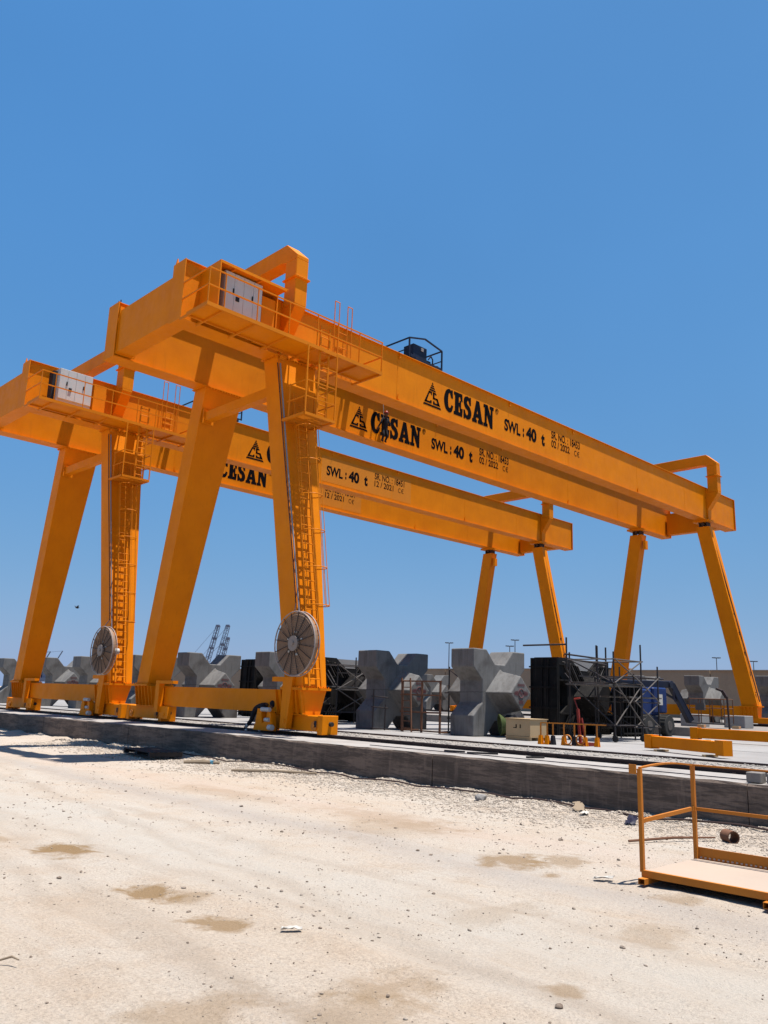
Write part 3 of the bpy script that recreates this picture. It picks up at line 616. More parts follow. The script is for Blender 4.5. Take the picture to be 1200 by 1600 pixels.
# sun canopy (first crane only)
b = cb(); b.box(12.40, 15.02, 20.36, 21.46, 14.162, 14.19); b.box(12.40, 12.44, 20.36, 21.46, 12.40, 14.16); b.box(14.98, 15.02, 20.9, 21.46, 12.40, 14.16); b.box(12.44, 14.97, 20.36, 20.40, 14.10, 14.16); cn = part(b, 'canopy')
for x in (13.0, 14.0):
    b = cb(); b.box(x-.03, x+.03, 20.40, 21.4, 14.10, 14.16); part(b, 'roof_bearer', OR, cn)
b = cb(); b.box(14.42, 14.97, 20.95, 21.4, 12.42, 13.95); part(b, 'resistor_box', OR)

# middle platform on the front leg
b = cb(); b.box(15.52, 16.74, 20.33, 20.37, 9.87, 9.90); b.box(15.52, 15.56, 19.77, 20.93, 9.87, 9.90); b.box(16.70, 16.74, 19.77, 20.93, 9.87, 9.90); mp = part(b, 'leg_platform', OR2)
for y in np.arange(19.79, 20.92, .075):
    b = cb(); b.box(15.56, 16.70, y, y+.03, 9.905, 9.935); part(b, 'grating_bar', OR2, mp)
b = cb(); b.box(15.50, 16.76, 19.72, 19.76, 9.87, 9.96); b.box(15.48, 15.52, 19.76, 20.93, 9.87, 9.96); b.box(16.74, 16.78, 19.76, 20.93, 9.87, 9.96); part(b, 'deck_frame', OR2, mp)
for x, y, z in ((15.52,19.75,12.25),(16.75,19.75,12.25),(16.76,20.85,11.1),(15.53,20.6,11.1)):
    b = cb(); b.bar((x, y, 9.98), (x, y, z), .04, .04); part(b, 'post', OR2, mp)
for z in (10.5, 11.05, 11.65, 12.2):
    b = cb(); b.bar((16.75, 19.75, z), (16.75, 20.85, z), .03, .03); b.bar((16.14 if z > 11.3 else 15.52, 19.75, z), (16.75, 19.75, z), .03, .03)
    b.bar((15.52, 19.75, z), (15.52, 20.7, z), .03, .03) if z < 11.2 else None; part(b, 'rail', OR2, mp)
def ladder(name, xa, xb, p0, p1, step=.30):   # p = (y, z) foot and head
    b = cb()
    for x in (xa, xb): b.bar((x, p0[0], p0[1]), (x, p1[0], p1[1]), .05, .06)
    ld = part(b, name, OR2); L = math.dist(p0, p1); k = int(L/step)
    proto = None
    for i in range(k):
        t = (i+.7)/k; y, z = p0[0]+(p1[0]-p0[0])*t, p0[1]+(p1[1]-p0[1])*t
        if proto is None:
            bb = MB((0,0,0)); bb.tube((xa, 0, 0), (xb, 0, 0), .018, 6); proto = bb.obj('rung', OR2, ld); o = proto
        else: o = proto.copy(); COL.objects.link(o)
        o.location = (-RO.x, y-RO.y, z-RO.z)
    return ld
sl_ = (21.36-19.50)/(12.30-1.40); fy = lambda z: 19.50+sl_*(z-1.40)
ladder('ladder', 15.95, 16.42, (fy(1.45)-.17, 1.45), (fy(11.0)-.17, 11.0))
ladder('upper_ladder', 16.18, 16.56, (19.98, 9.95), (19.98, 13.2), .28)
cg = None
for z in np.linspace(3.85, 9.75, 6):
    y = fy(z)-.17; b = cb(); b.ring((16.185, y-.32, z), (0,0,1), .36, .016, 18, 5, R(-55+0), R(235)) 
    if cg is None:
        b2 = cb()
        for a_ in (-45, 0, 45, 90, 135, 180, 225):
            ca, sa = .36*math.cos(R(a_)), .36*math.sin(R(a_))
            # same frame as ring(): axis z -> a = (0,1,0) x.. handled by explicit offsets
            b2.tube((16.185+.36*math.sin(R(a_-90)), fy(3.85)-.17-.32-.36*math.cos(R(a_-90)), 3.85), (16.185+.36*math.sin(R(a_-90)), fy(9.75)-.17-.32-.36*math.cos(R(a_-90)), 9.75), .012, 6)
        cg = part(b2, 'ladder_cage', OR2)
    b = cb(); pts = []
    for a_ in np.linspace(-130, 130, 17): pts.append((16.185+.36*math.sin(R(a_)), y-.32-.36*math.cos(R(a_)), z))
    pts = [(15.95, y, z)] + pts[0:] + [(16.42, y, z)]
    b.path(pts, .017, 6); part(b, 'hoop', OR2, cg)
# floodlight under the catwalk
b = cb(); b.box(15.40, 15.55, 20.95, 21.1, 12.08, 12.18); b.bar((15.47,21.0,12.18), (15.47,21.0,12.27), .03); part(b, 'floodlight', OR2)
# cable reel
RC = Vector((15.22, 19.12, 2.63)); RR = .945
b = cb(); b.tube((15.62, RC.y, RC.z), (15.84, RC.y, RC.z), .12, 14); b.tube((15.30, RC.y, RC.z), (15.62, RC.y, RC.z), .07, 12); rl = part(b, 'cable_reel', M['whitemetal'], smooth=True)
b = cb(); b.tube((15.17, RC.y, RC.z), (15.27, RC.y, RC.z), .895, 48); [b.ring((15.168, RC.y, RC.z), (1,0,0), r_, .016, 48, 5) for r_ in np.arange(.27, .89, .062)]; part(b, 'cable_coil', M['cabledisc'], rl)
for x, mt in ((15.13, M['reelrim']), (15.30, M['reelrim'])):
    b = cb(); b.ring((x, RC.y, RC.z), (1,0,0), RR-.02, .02, 48, 6); part(b, 'rim', mt, rl, smooth=True)
b = cb(); b.tube((15.06, RC.y, RC.z), (15.14, RC.y, RC.z), .22, 24); b.tube((15.02, RC.y, RC.z), (15.06, RC.y, RC.z), .06, 10); part(b, 'hub', M['reelhub'], rl)
for k in range(16):
    an = 2*math.pi*(k+.35)/16; e = Vector((0, math.cos(an), math.sin(an)))
    b = cb(); b.tube(RC+e*.18+Vector((-.13,0,0)), RC+e*(RR-.02)+Vector((-.09,0,0)), .013, 6); b.tube(RC+e*.18+Vector((.10,0,0)), RC+e*(RR-.02)+Vector((.08,0,0)), .013, 6); part(b, 'spoke', M['reelspoke'], rl)
for k in (1, 4, 7, 11, 14):
    an = 2*math.pi*(k+.1)/16; e = Vector((0, math.cos(an), math.sin(an)))
    b = cb(); b.tube(RC+e*.33+Vector((-.10,0,0)), RC+e*.33+Vector((-.05,0,0)), .035, 8); part(b, 'roller', M['whitemetal'], rl)
# cables up the leg
b = cb(); b.path([(15.80, fy(3.4)-.07, 3.4), (15.60, fy(9.2)-.07, 9.2), (15.53, fy(12.0)-.07, 12.0)], .024, 8); part(b, 'conduit', M['greyplastic'], smooth=True)
b = cb(); b.path([(15.25, 19.35, 3.55), (15.70, fy(3.9)-.05, 3.9), (15.68, fy(5)-.05, 5.0), (15.51, fy(9.2)-.05, 9.2), (15.43, fy(12.0)-.05, 12.0)], .016, 8); part(b, 'cable', M['cable'], smooth=True)
# beacons and bits on top of the near end
b = cb(); b.hexa([(11.82,22.02,14.36),(11.92,22.02,14.36),(11.92,22.12,14.36),(11.82,22.12,14.36)], [(11.86,22.05,14.62),(11.88,22.05,14.62),(11.88,22.09,14.62),(11.86,22.09,14.62)]); part(b, 'end_stop')
for y in (25.80, 25.95):
    b = cb(); b.tube((11.86, y, 14.36), (11.86, y, 14.46), .02, 6); part(b, 'end_stop', M['rust_dark'])

SKIP = ('canopy', 'lettering', 'logo')
crane2 = copy_tree(crane, None, SKIP); crane2.location = RO+Vector((0, 12.05, 0))
tag(crane2, 'farther orange gantry crane behind the nearer one, serial 18451 on the girders', 'crane', 'gantry cranes on the rails')
girder_letters(gf_, YF+.085, '18453', '02 / 2022', RO); girder_letters(gr_, YR+.085, '18453', '02 / 2022', RO)
g2 = [c for c in crane2.children if c.name.split('.')[0] == 'girder']; g2.sort(key=lambda o: min(v.co.y for v in o.data.vertices))
for gd_, y_ in ((g2[0], YF), (g2[1], YR)):
    b = cb(); b.box(27.7, 34.7, y_+.081, y_+.0845, 12.55, 13.98); b.obj('decal_film', M['film'], gd_)
girder_letters(g2[0], YF+.085, '18451', '12 / 2021', RO); girder_letters(g2[1], YR+.085, '18451', '12 / 2021', RO)

# ------------------------------------------------------------------ hoist trolleys on the girders
NV = M['bluesteel']
def trolley(dy, label, dx=0):
    o = Vector((23.4, YC+dy, ZT+.07)); t = thing('hoist_trolley', o, label, 'trolley', 'hoist trolleys')
    tb = lambda: MB(o)
    P = lambda x, y, z: (x, y+dy, z)
    for y in (21.75, 26.08):
        b = tb(); b.box(22.45, 24.05, y-.12+dy, y+.12+dy, 14.47, 14.60); b.obj('end_carriage', NV, t)
        for x in (22.65, 23.85):
            b = tb(); b.tube(P(x, y-.05, 14.54), P(x, y+.05, 14.54), .13, 16); b.obj('wheel', M['rust_dark'], t)
    for x in (22.7, 23.8):
        b = tb(); b.box(x-.13, x+.13, 21.87+dy, 25.96+dy, 14.46, 14.72); b.obj('cross_beam', NV, t)
    b = tb(); b.tube(P(22.84, 24.3, 15.05), P(23.96, 24.3, 15.05), .30, 20); b.obj('drum', NV, t)
    b = tb(); b.box(22.4, 23.9, 21.9+dy, 23.6+dy, 14.62, 14.66); b.obj('deck', NV, t)
    b = tb(); b.box(22.75, 23.55, 22.05+dy, 22.6+dy, 14.78, 15.42); b.box(23.2, 23.34, 22.02+dy, 22.048+dy, 15.22, 15.36, 1); b.obj('motor_box', [NV, M['paper']], t)
    b = tb(); b.box(22.55, 23.75, 22.0+dy, 22.9+dy, 14.77, 14.90); b.obj('base_plate', NV, t)
    C4 = [(22.46,22.0,15.56), (23.33,21.95,15.76), (24.44,22.0,15.60), (22.46,25.6,15.56), (24.44,25.6,15.6)]
    for x, y, z in C4[:1]+C4[2:]:
        b = tb(); b.bar(P(x,y,14.72), P(x,y,z), .055, .055); b.obj('post', NV, t)
    b = tb(); b.bar(P(*C4[0]), P(*C4[1]), .055); b.bar(P(*C4[1]), P(*C4[2]), .055); b.bar(P(*C4[0]), P(*C4[3]), .05); b.bar(P(*C4[2]), P(*C4[4]), .05); b.bar(P(*C4[3]), P(*C4[4]), .05); b.obj('rail', NV, t)
    b = tb(); b.bar(P(22.46,22.0,15.1), P(22.46,25.6,15.1), .035); b.bar(P(24.44,22.0,15.15), P(24.44,25.6,15.15), .035); b.bar(P(24.44,22.0,14.76), P(23.75,22.0,14.76), .05); b.obj('rail', NV, t)
    b = tb(); b.path([P(23.6,22.0,14.95), P(23.7,21.95,15.12), P(23.82,21.95,15.0), P(23.86,22.0,14.8)], .03, 6); b.obj('cable', M['cable'], t)
    t.location.x += dx
trolley(0, 'dark hoist trolley with railing riding on the nearer crane girders')
trolley(12.05, 'dark hoist trolley with railing on the farther crane, mostly hidden behind a leg', -1.75)

# ------------------------------------------------------------------ concrete armour blocks
def xblock_mesh(name, L, Hh, T, mats, s=1.0, nose=True):
    poly = [(0,0),(.72,0),(1.20,.52),(1.77,.52),(2.25,0),(2.97,0),(2.97,.70),(2.47,1.15),(2.47,1.90),(2.97,2.36),(2.97,3.0),(2.25,3.0),(1.77,2.50),(1.20,2.50),(.72,3.0),(0,3.0),(0,2.36),(.50,1.90),(.50,1.15),(0,.70)]
    k = L/2.97; kz = Hh/3.0
    bm_ = bmesh.new()
    f = [bm_.verts.new((p[0]*k, 0, p[1]*kz)) for p in poly]; r_ = [bm_.verts.new((p[0]*k, T, p[1]*kz)) for p in poly]; n_ = len(poly)
    bm_.faces.new(f); bm_.faces.new(r_[::-1])
    for i in range(n_): bm_.faces.new((f[i], r_[i], r_[(i+1) % n_], f[(i+1) % n_]))
    if nose:
        cx, cz = 1.485*k, 1.50*kz
        for y0, s_ in ((0, -1), (T, 1)):
            ringv = []
            for d, hw in ((-.02, .86), (.10, .76), (.92, .60)):
                y = y0+s_*d; ringv.append([bm_.verts.new((cx+a*hw*k, y, cz+c*hw*kz)) for a, c in ((1,0),(0,1),(-1,0),(0,-1))])
            for A, B in zip(ringv[:-1], ringv[1:]):
                for i in range(4): bm_.faces.new((A[i], A[(i+1)%4], B[(i+1)%4], B[i]))
            bm_.faces.new(ringv[-1]); bm_.faces.new(ringv[0][::-1])
    bmesh.ops.recalc_face_normals(bm_, faces=bm_.faces)
    me = bpy.data.meshes.new(name); bm_.to_mesh(me); bm_.free()
    for mm in mats: me.materials.append(mm)
    return me
BM = xblock_mesh('armour_block', 2.97, 3.0, 1.05, [M['block']])
b = MB((0,0,0)); yy = -.926; cx, cz = 1.485, 1.5
b.ring((cx, yy, cz), (0,1,0), .15, .014, 24, 4); put_text(b, 'N', cx-.075, cx+.075, cz-.10, .20, yy, .02)
for k_ in range(4):
    for s_ in (-1, 1): b.box(cx+s_*(.20+.055*k_)-.018, cx+s_*(.20+.055*k_)+.018, yy-.003, yy, cz-.09+.012*k_, cz+.09-.012*k_)
for k_ in range(6): b.box(cx-.17+.068*k_-.02, cx-.17+.068*k_+.02, yy-.003, yy, cz+.24, cz+.33)
for k_ in range(4): b.box(cx-.10+.068*k_-.02, cx-.10+.068*k_+.02, yy-.003, yy, cz-.36, cz-.24)
stencil = b.obj('stencil_marking', M['stenc']); STM = stencil.data; bpy.data.objects.remove(stencil)
def block(x, y, z, label, group, mark=False, rz=0):
    o = bpy.data.objects.new('armour_block', BM); COL.objects.link(o); o.location = (x, y, z); o.rotation_euler.z = R(rz)
    bv = o.modifiers.new('bevel', 'BEVEL'); bv.width = .035; bv.segments = 2; bv.limit_method = 'ANGLE'; bv.angle_limit = R(25)
    tag(o, label, 'concrete block', group)
    if mark:
        s = bpy.data.objects.new('stencil_marking', STM); COL.objects.link(s); s.parent = o
    return o
G1 = 'concrete armour blocks in the near row'; G2 = 'concrete armour blocks in the far row'
block(22.77, 18.72, 0, 'pale X shaped concrete block with red stencil on its nose, behind the wooden crate', G1, True)
block(22.62, 23.45, 0, 'shaded X shaped concrete block behind the rusty ladder frame', G1, True)
block(22.05, 29.55, 0, 'X shaped concrete block just left of the nearer cable reel', G1, True)
block(21.25, 34.75, 0, 'X shaped concrete block seen above the nearer sill beam, between reel and rear leg', G1, True)
block(21.8, 41.0, 0, 'X shaped concrete block between the farther ladder and the nearer rear leg', G1, True)
block(21.85, 47.5, 0, 'X shaped concrete block behind the farther cable reel', G1, True)
block(22.0, 52.7, 0, 'X shaped concrete block seen above the farther sill beam with a white lit nose', G1, True)
block(21.8, 59.2, 0, 'X shaped concrete block at the left picture edge, left of the farther rear leg', G1, True)
for y, lb in ((20.55, 'far concrete block at the right picture edge behind the outer leg'), (25.24, 'far concrete block with white lit nose above the wire basket'), (29.5, 'far concrete block half hidden by the blue boom lift arm'),
              (35.6, 'far concrete block hidden behind the black steel mould and scaffold'), (42.4, 'far concrete block hidden behind the big pale block'), (49.6, 'far concrete block seen through the rusty frame beside the pale block'), (57, 'far concrete block hidden behind the shaded block')):
    block(54, y, .37, lb, G2)

# ------------------------------------------------------------------ black steel moulds with ribs, and scaffolds
MM = xblock_mesh('mould_shell', 3.8, 3.02, 1.15, [M['black']], nose=False)
def mould(x, y, label):
    t = thing('steel_mould', (x, y, 0), label, 'steel mould', 'steel casting moulds')
    s = bpy.data.objects.new('shell', MM); COL.objects.link(s); s.parent = t
    k = 3.8/2.97; o0 = (0,0,0); cx, cz = 1.485*k, 1.51
    def add(mb, name, mat=M['black']): return mb.obj(name, mat, t)
    # nose shells
    for y0, s_ in ((0, -1), (1.15, 1)):
        b = MB(); d0, d1 = .84, .64
        A = [(cx+d0*a, y0+s_*.01, cz+d0*c) for a, c in ((1,0),(0,1),(-1,0),(0,-1))]; B = [(cx+d1*a, y0+s_*.98, cz+d1*c) for a, c in ((1,0),(0,1),(-1,0),(0,-1))]
        b.hexa(A, B); add(b, 'nose_shell')
    # stiffening ribs that follow the slopes
    for i in range(7):
        u = .12+i*.16; b = MB(); b.bar((.18+u*1.0, -.05, 2.85-.02*i), (.18+u*1.0+.55, -.05, 2.1), .03, .10, (0,1,0)); add(b, 'rib', M['galv'] if i % 3 == 0 else M['black'])
        b = MB(); b.bar((3.8-.18-u, -.05, 2.85-.02*i), (3.8-.18-u-.55, -.05, 2.1), .03, .10, (0,1,0)); add(b, 'rib', M['galv'] if i % 3 == 1 else M['black'])
        b = MB(); b.bar((.12+u*.9, -.05, .15), (.12+u*.9+.4, -.05, .85), .03, .10, (0,1,0)); add(b, 'rib')
        b = MB(); b.bar((3.68-u*.9, -.05, .15), (3.68-u*.9-.4, -.05, .85), .03, .10, (0,1,0)); add(b, 'rib')
    for z in (.25, .8, 2.1, 2.72):
        b = MB(); b.box(-.06, .9, -.10, -.005, z, z+.06); add(b, 'waler'); b = MB(); b.box(2.9, 3.86, -.10, -.005, z, z+.06); add(b, 'waler')
        b = MB(); b.box(-.08, -.005, -.05, 1.2, z, z+.06); add(b, 'waler')
    for y0 in (.02, .38, .76, 1.10):
        b = MB(); b.box(-.07, -.004, y0, y0+.04, .05, .68); add(b, 'rib'); b = MB(); b.box(-.07, -.004, y0, y0+.04, 2.42, 2.98); add(b, 'rib')
    b = MB(); b.prism([(1.55,2.56),(2.25,2.56),(2.85,2.985),(.95,2.985)], lambda p: (p[0],.08,p[1]), lambda p: (p[0],1.06,p[1])); f_ = add(b, 'fresh_concrete', M['slab'])
    b = MB(); b.box(-.17, -.11, -.12, 1.22, .03, 2.99); add(b, 'side_panel')
    for y0 in (-.1, .33, .62, 1.14):
        b = MB(); b.box(-.235, -.172, y0, y0+.035, .03, 2.98); add(b, 'rib')
    for z in (.2, 1.0, 1.8, 2.6):
        b = MB(); b.box(-.28, -.237, -.12, 1.22, z, z+.06); add(b, 'waler')
    b = MB(); b.box(1.9, 4.9, 1.32, 1.38, .02, 2.75); add(b, 'back_panel')
    for x in np.linspace(2.0, 4.8, 7):
        b = MB(); b.bar((x, 1.27, .1), (x-.35, 1.27, 2.7), .05, .08, (0,1,0)); add(b, 'rib', M['galv'] if int(x*3) % 4 == 0 else M['black'])
    # fold-down working bracket frame
    b = MB(); b.bar((.3,-.75,2.30),(3.6,-.75,2.30),.05); b.bar((.3,-.75,1.7),(.3,-.1,2.4),.05); b.bar((3.6,-.75,1.7),(3.6,-.1,2.4),.05); add(b, 'bracket', M['scaf'])
    return t
mould(28.5, 19.1, 'black ribbed steel mould behind the scaffold tower')
mould(26.2, 30.9, 'black ribbed steel mould between the near ladder and the shaded block')
mould(27.0, 37.2, 'black steel mould glimpsed between the two blocks left of the nearer reel')
t = thing('mould_panel', (31.6, 17.9, 0), 'black ribbed mould half standing between the scaffold and the boom lift wheel', 'mould half')
b = MB((31.6, 17.9, 0)); b.box(30.75, 32.3, 17.75, 18.05, .0, 2.15); b.obj('sheet', M['black'], t)
for x in np.linspace(30.78, 32.2, 6):
    b = MB((31.6, 17.9, 0)); b.box(x, x+.05, 17.60, 17.748, .02, 2.13); b.obj('rib', M['black'], t)
for z in (.1, .75, 1.4, 2.05):
    b = MB((31.6, 17.9, 0)); b.box(30.72, 32.33, 17.54, 17.598, z, z+.06); b.obj('waler', M['black'], t)
SC = M['scaf']
def scaffold(name, x0, x1, y0, y1, h, lifts, label, deck_z=None, castors=True, rail_=True):
    t = thing(name, (x0, y0, 0), label, 'scaffold', 'scaffold towers'); tb = lambda: MB((x0, y0, 0))
    z0 = .22 if castors else 0
    for i, (x, y) in enumerate(((x0,y0),(x1,y0),(x0,y1),(x1,y1))):
        b = tb(); b.tube((x,y,z0), (x,y,h+(.35 if i % 2 else 0)), .03, 8); b.obj('standard', SC, t)
        if castors:
            b = tb(); b.tube((x-.025,y,.11), (x+.025,y,.11), .11, 14); b.tube((x,y,.12),(x,y,.24),.02); b.obj('castor', M['tyre'], t)
    for z in lifts:
        for p, q in (((x0,y0),(x1,y0)),((x0,y1),(x1,y1)),((x0,y0),(x0,y1)),((x1,y0),(x1,y1))):
            b = tb(); b.tube((p[0]-.08*(q[0]>p[0]),p[1]-.08*(q[1]>p[1]),z), (q[0]+.08*(q[0]>p[0]),q[1]+.08*(q[1]>p[1]),z), .024, 6); b.obj('ledger', M['galv'] if int(z*10) % 3 == 0 else SC, t)
    for a_, c in zip(lifts[:-1], lifts[1:]):
        b = tb(); b.tube((x0,y0-.03,a_),(x1,y0-.03,c),.022,6); b.obj('brace', M['galv'], t)
        b = tb(); b.tube((x0,y0-.06,c),(x1,y0-.06,a_),.022,6); b.obj('brace', M['galv'], t)
        b = tb(); b.tube((x0-.03,y0,a_),(x0-.03,y1,c),.022,6); b.obj('brace', SC, t)
    if deck_z:
        for i in range(4):
            w_ = (y1-y0)/4; b = tb(); b.box(x0-.3, x1+.3, y0+i*w_+.02, y0+(i+1)*w_-.02, deck_z, deck_z+.045); b.obj('deck_board', M['galv'], t)
    return t
scaffold('scaffold_tower', 25.70, 27.55, 15.0, 16.75, 3.0, (.55, 1.95, 2.75), 'tall scaffold tower on castors in front of the black mould', 1.86)
scaffold('scaffold_tower', 28.1, 29.9, 15.6, 17.2, 2.35, (.45, 1.35, 2.25), 'lower scaffold tower right of the tall one, beside the blue boom lift', 1.50, False)
scaffold('scaffold_tower', 25.6, 27.3, 20.8, 22.3, 2.5, (.5, 1.5, 2.4), 'dark scaffold frame between the pale block and the black mould', 1.45, False)
scaffold('scaffold_tower', 25.2, 27.4, 28.6, 29.8, 2.7, (.5, 1.5, 2.6), 'dark scaffold frame in front of the mould beside the near crane leg', 1.6, False)
# loose guard tubes above the tall tower
t = thing('tube_barrier', (25.7, 16.9, 3.0), 'dark tube barrier rising above the black mould', 'barrier')
for p, q in (((25.9,17.0,2.4),(25.9,17.0,3.55)),((27.9,17.0,2.4),(27.9,17.0,3.4)),((28.4,16.9,2.2),(28.4,16.9,3.35)),((25.9,17.0,3.3),(25.9,18.9,3.3)),((25.8,17.0,2.95),(28.4,16.95,2.9)),((25.9,17.02,2.8),(28.4,16.9,2.7))):
    b = MB((25.7,16.9,3.0)); b.tube(p, q, .032, 8); b.obj('tube', SC, t)

# ------------------------------------------------------------------ blue boom lift
def boom_lift():
    o = Vector((33.6, 18.6, 0)); t = thing('boom_lift', o, 'dark blue articulated boom lift with its arm folded down to a wire basket', 'boom lift'); tb = lambda: MB(o)
    b = tb(); b.box(32.7, 35.0, 17.95, 19.5, .42, .82); b.obj('chassis', M['bluesteel'], t, bevel=.03)
    for x in (32.95, 34.7):
        for y in (17.78, 19.66):
            b = tb(); b.tube((x, y-.17, .45), (x, y+.17, .45), .45, 24); w_ = b.obj('wheel', M['tyre'], t, bevel=.03)
            b = tb(); b.tube((x, y-.19, .45), (x, y+.19, .45), .2, 16); b.obj('rim', M['galv'], w_)
            b = tb()
            for k in range(20):
                a_ = 2*math.pi*k/20; c_, s_ = math.cos(a_), math.sin(a_)
                b.bar((x+.455*c_, y-.15, .45+.455*s_), (x+.455*c_, y+.15, .45+.455*s_), .05, .03, (c_, 0, s_))
            b.obj('tread', M['tyre'], w_)
    b = tb(); b.box(32.9, 34.6, 18.0, 19.4, .85, 1.95); b.box(33.9, 35.1, 17.9, 18.7, .95, 2.05); b.obj('turntable', M['blue'], t, bevel=.06)
    b = tb(); b.box(34.3, 34.6, 17.85, 17.898, 1.3, 1.75); b.obj('decal', M['paper'], t)
    b = tb(); b.box(32.6, 32.9, 17.95, 18.25, 1.4, 1.95); b.obj('control_box', M['galv'], t)
    b = tb(); b.bar((32.0, 19.3, 2.15), (35.7, 18.1, 2.22), .24, .30); b.bar((32.1, 19.45, 2.40), (35.6, 18.3, 2.44), .08, .06); b.obj('upper_boom', M['bluesteel'], t, bevel=.02)
    b = tb(); b.bar((35.75, 18.1, 2.32), (36.85, 17.75, .62), .26, .24); b.bar((35.9, 17.95, 2.3), (36.95, 17.6, .7), .06, .06); b.obj('fly_boom', M['bluesteel'], t, bevel=.02)
    b = tb(); b.tube((35.7, 17.95, 2.22), (35.7, 18.25, 2.22), .17, 14); b.tube((34.9, 18.35, 2.05), (36.15, 18.0, 1.55), .06, 8); b.obj('knuckle', M['bluesteel'], t)
    b = tb(); b.path([(35.7,17.9,1.95),(35.6,17.8,1.5),(35.8,17.75,1.35)], .025, 6); b.obj('hose', M['cable'], t)
    # basket
    bx0, bx1, by0, by1 = 37.2, 38.1, 16.3, 17.9
    b = tb(); b.box(bx0, bx1, by0, by1, .55, .60); bk = b.obj('basket', M['galv'], t)
    for x in (bx0, bx1):
        for y in np.linspace(by0, by1, 4):
            b = tb(); b.tube((x,y,.6),(x,y,1.65),.022,6); b.obj('post', M['rust'], bk)
    for z in (.9, 1.25, 1.65):
        b = tb(); b.path([(bx0,by0,z),(bx1,by0,z),(bx1,by1,z),(bx0,by1,z),(bx0,by0,z)], .02, 6); b.obj('rail', M['rust'], bk)
    b = tb(); b.box(bx0-.05, bx0+.12, 17.2, 17.6, 1.15, 1.45); b.obj('console', M['galv'], bk)
boom_lift()
# things on the terrace edge
t = thing('work_light', (36.4, 15.75, .37), 'thin dark post with a bent lamp head before the far leg', 'lamp post')
b = MB((36.4,15.75,.37)); b.tube((36.4,15.75,.0),(36.4,15.80,1.75),.045,8); b.obj('post', M['rust_dark'], t)
b = MB((36.4,15.75,.37)); b.bar((36.4,15.82,1.70),(36.4,16.0,2.0),.10,.12); b.bar((36.4,15.99,1.98),(36.4,16.25,2.08),.16,.08); b.obj('lamp_head', M['rust_dark'], t)
for i, (y, lb) in enumerate(((19.0, 'pale concrete cube on the terrace under the far sill beam, left one'), (17.3, 'pale concrete cube on the terrace under the far sill beam, behind the wire basket'))):
    b = MB((40+i, y, .37)); b.box(39.5+i, 40.5+i, y-.5, y+.5, .372, .95); tag(b.obj('concrete_cube', M['slab'], bevel=.02), lb, 'concrete cube', 'concrete cubes under the far sill')

# ------------------------------------------------------------------ steel beams on the slab
def ibeam(name, p, q, h, w_, label, z0=.10, endplate=True):
    p, q = Vector((*p, 0)), Vector((*q, 0)); d = (q-p); L = d.length; an = math.atan2(d.y, d.x)
    t = thing(name, (p.x, p.y, 0), label, 'steel beam', 'orange steel beams lying on the slab'); t.rotation_euler.z = an
    b = MB(); b.box(0, L, -w_/2, w_/2, z0, z0+h); b.obj('beam', OR, t, bevel=.008)
    if endplate:
        for x in (-.012, L+.012-.30):
            b = MB(); b.box(x, x+.30, -w_/2-.03, w_/2+.03, z0-.04, z0+h+.03); b.obj('end_plate', OR, t)
    for x in (.5, L-.7):
        b = MB(); b.box(x, x+.1, -w_/2-.1, w_/2+.1, .004, z0-.045 if endplate else z0-.004); b.obj('timber_packer', M['wood'], t)
    return t
ibeam('steel_beam', (22.35, 12.0), (20.95, 9.15), .30, .22, 'short orange steel beam lying on the slab by the gravel strip')
b2_ = ibeam('steel_beam', (31.1, 14.9), (31.2, 9.5), .36, .3, 'longer orange steel beam behind the short one near the right edge', .12)
for y in (.25, 1.55):
    b = MB(); b.box(y, y+.25, -.1, .1, .52, .62); b.obj('lug', M['wood'], b2_)

# ------------------------------------------------------------------ rusty frame with ladder, pipe frame
o = Vector((23.0, 21.4, 0)); t = thing('rusty_frame', o, 'rusty angle iron guard frame standing in front of the shaded block', 'guard frame'); 
def fb(p, q, r=.03, name='bar', mat=M['rust']):
    b = MB(o); b.bar(p, q, r*2, r*2); b.obj(name, mat, t)
for y in (22.35, 21.35, 20.45): fb((23.0,y,0), (23.0,y,1.84), .03, 'post')
for z in (1.84, 1.34, .72, .06): fb((23.0,22.45,z), (23.0,20.40,z), .025, 'rail')
fb((23.6,22.35,0), (23.6,22.35,.06), .03); fb((23.0,20.45,.05), (23.9,20.45,.05), .03); fb((23.0,22.35,.05), (23.9,22.35,.05), .03)
o2 = Vector((22.9, 22.1, 0)); t2 = thing('iron_ladder', o2, 'rusty iron ladder leaning on the rusty guard frame', 'ladder')
for dy in (0, .44):
    b = MB(o2); b.bar((22.72, 21.58+dy, 0), (22.93, 21.9+dy, 1.95), .05, .04); b.obj('stile', M['rust'], t2)
for i in range(8):
    f_ = (i+.6)/8; b = MB(o2); b.tube((22.72+.21*f_, 21.58+.32*f_, 1.95*f_), (22.72+.21*f_, 22.02+.32*f_, 1.95*f_), .018, 6); b.obj('rung', M['rust'], t2)
o3 = Vector((22.4, 23.0, 0)); t3 = thing('pipe_stand', o3, 'dark pipe stand against the foot of the shaded block', 'pipe stand')
for p, q in (((22.4,23.3,.02),(22.4,23.3,1.5)),((22.4,22.65,.02),(22.4,22.65,.95)),((22.4,23.4,1.25),(22.4,22.5,1.2)),((22.4,23.4,.85),(22.4,22.5,.82)),((22.4,23.4,.06),(22.4,22.4,.06))):
    b = MB(o3); b.tube(p, q, .025, 8); b.obj('pipe', M['scaf'], t3)

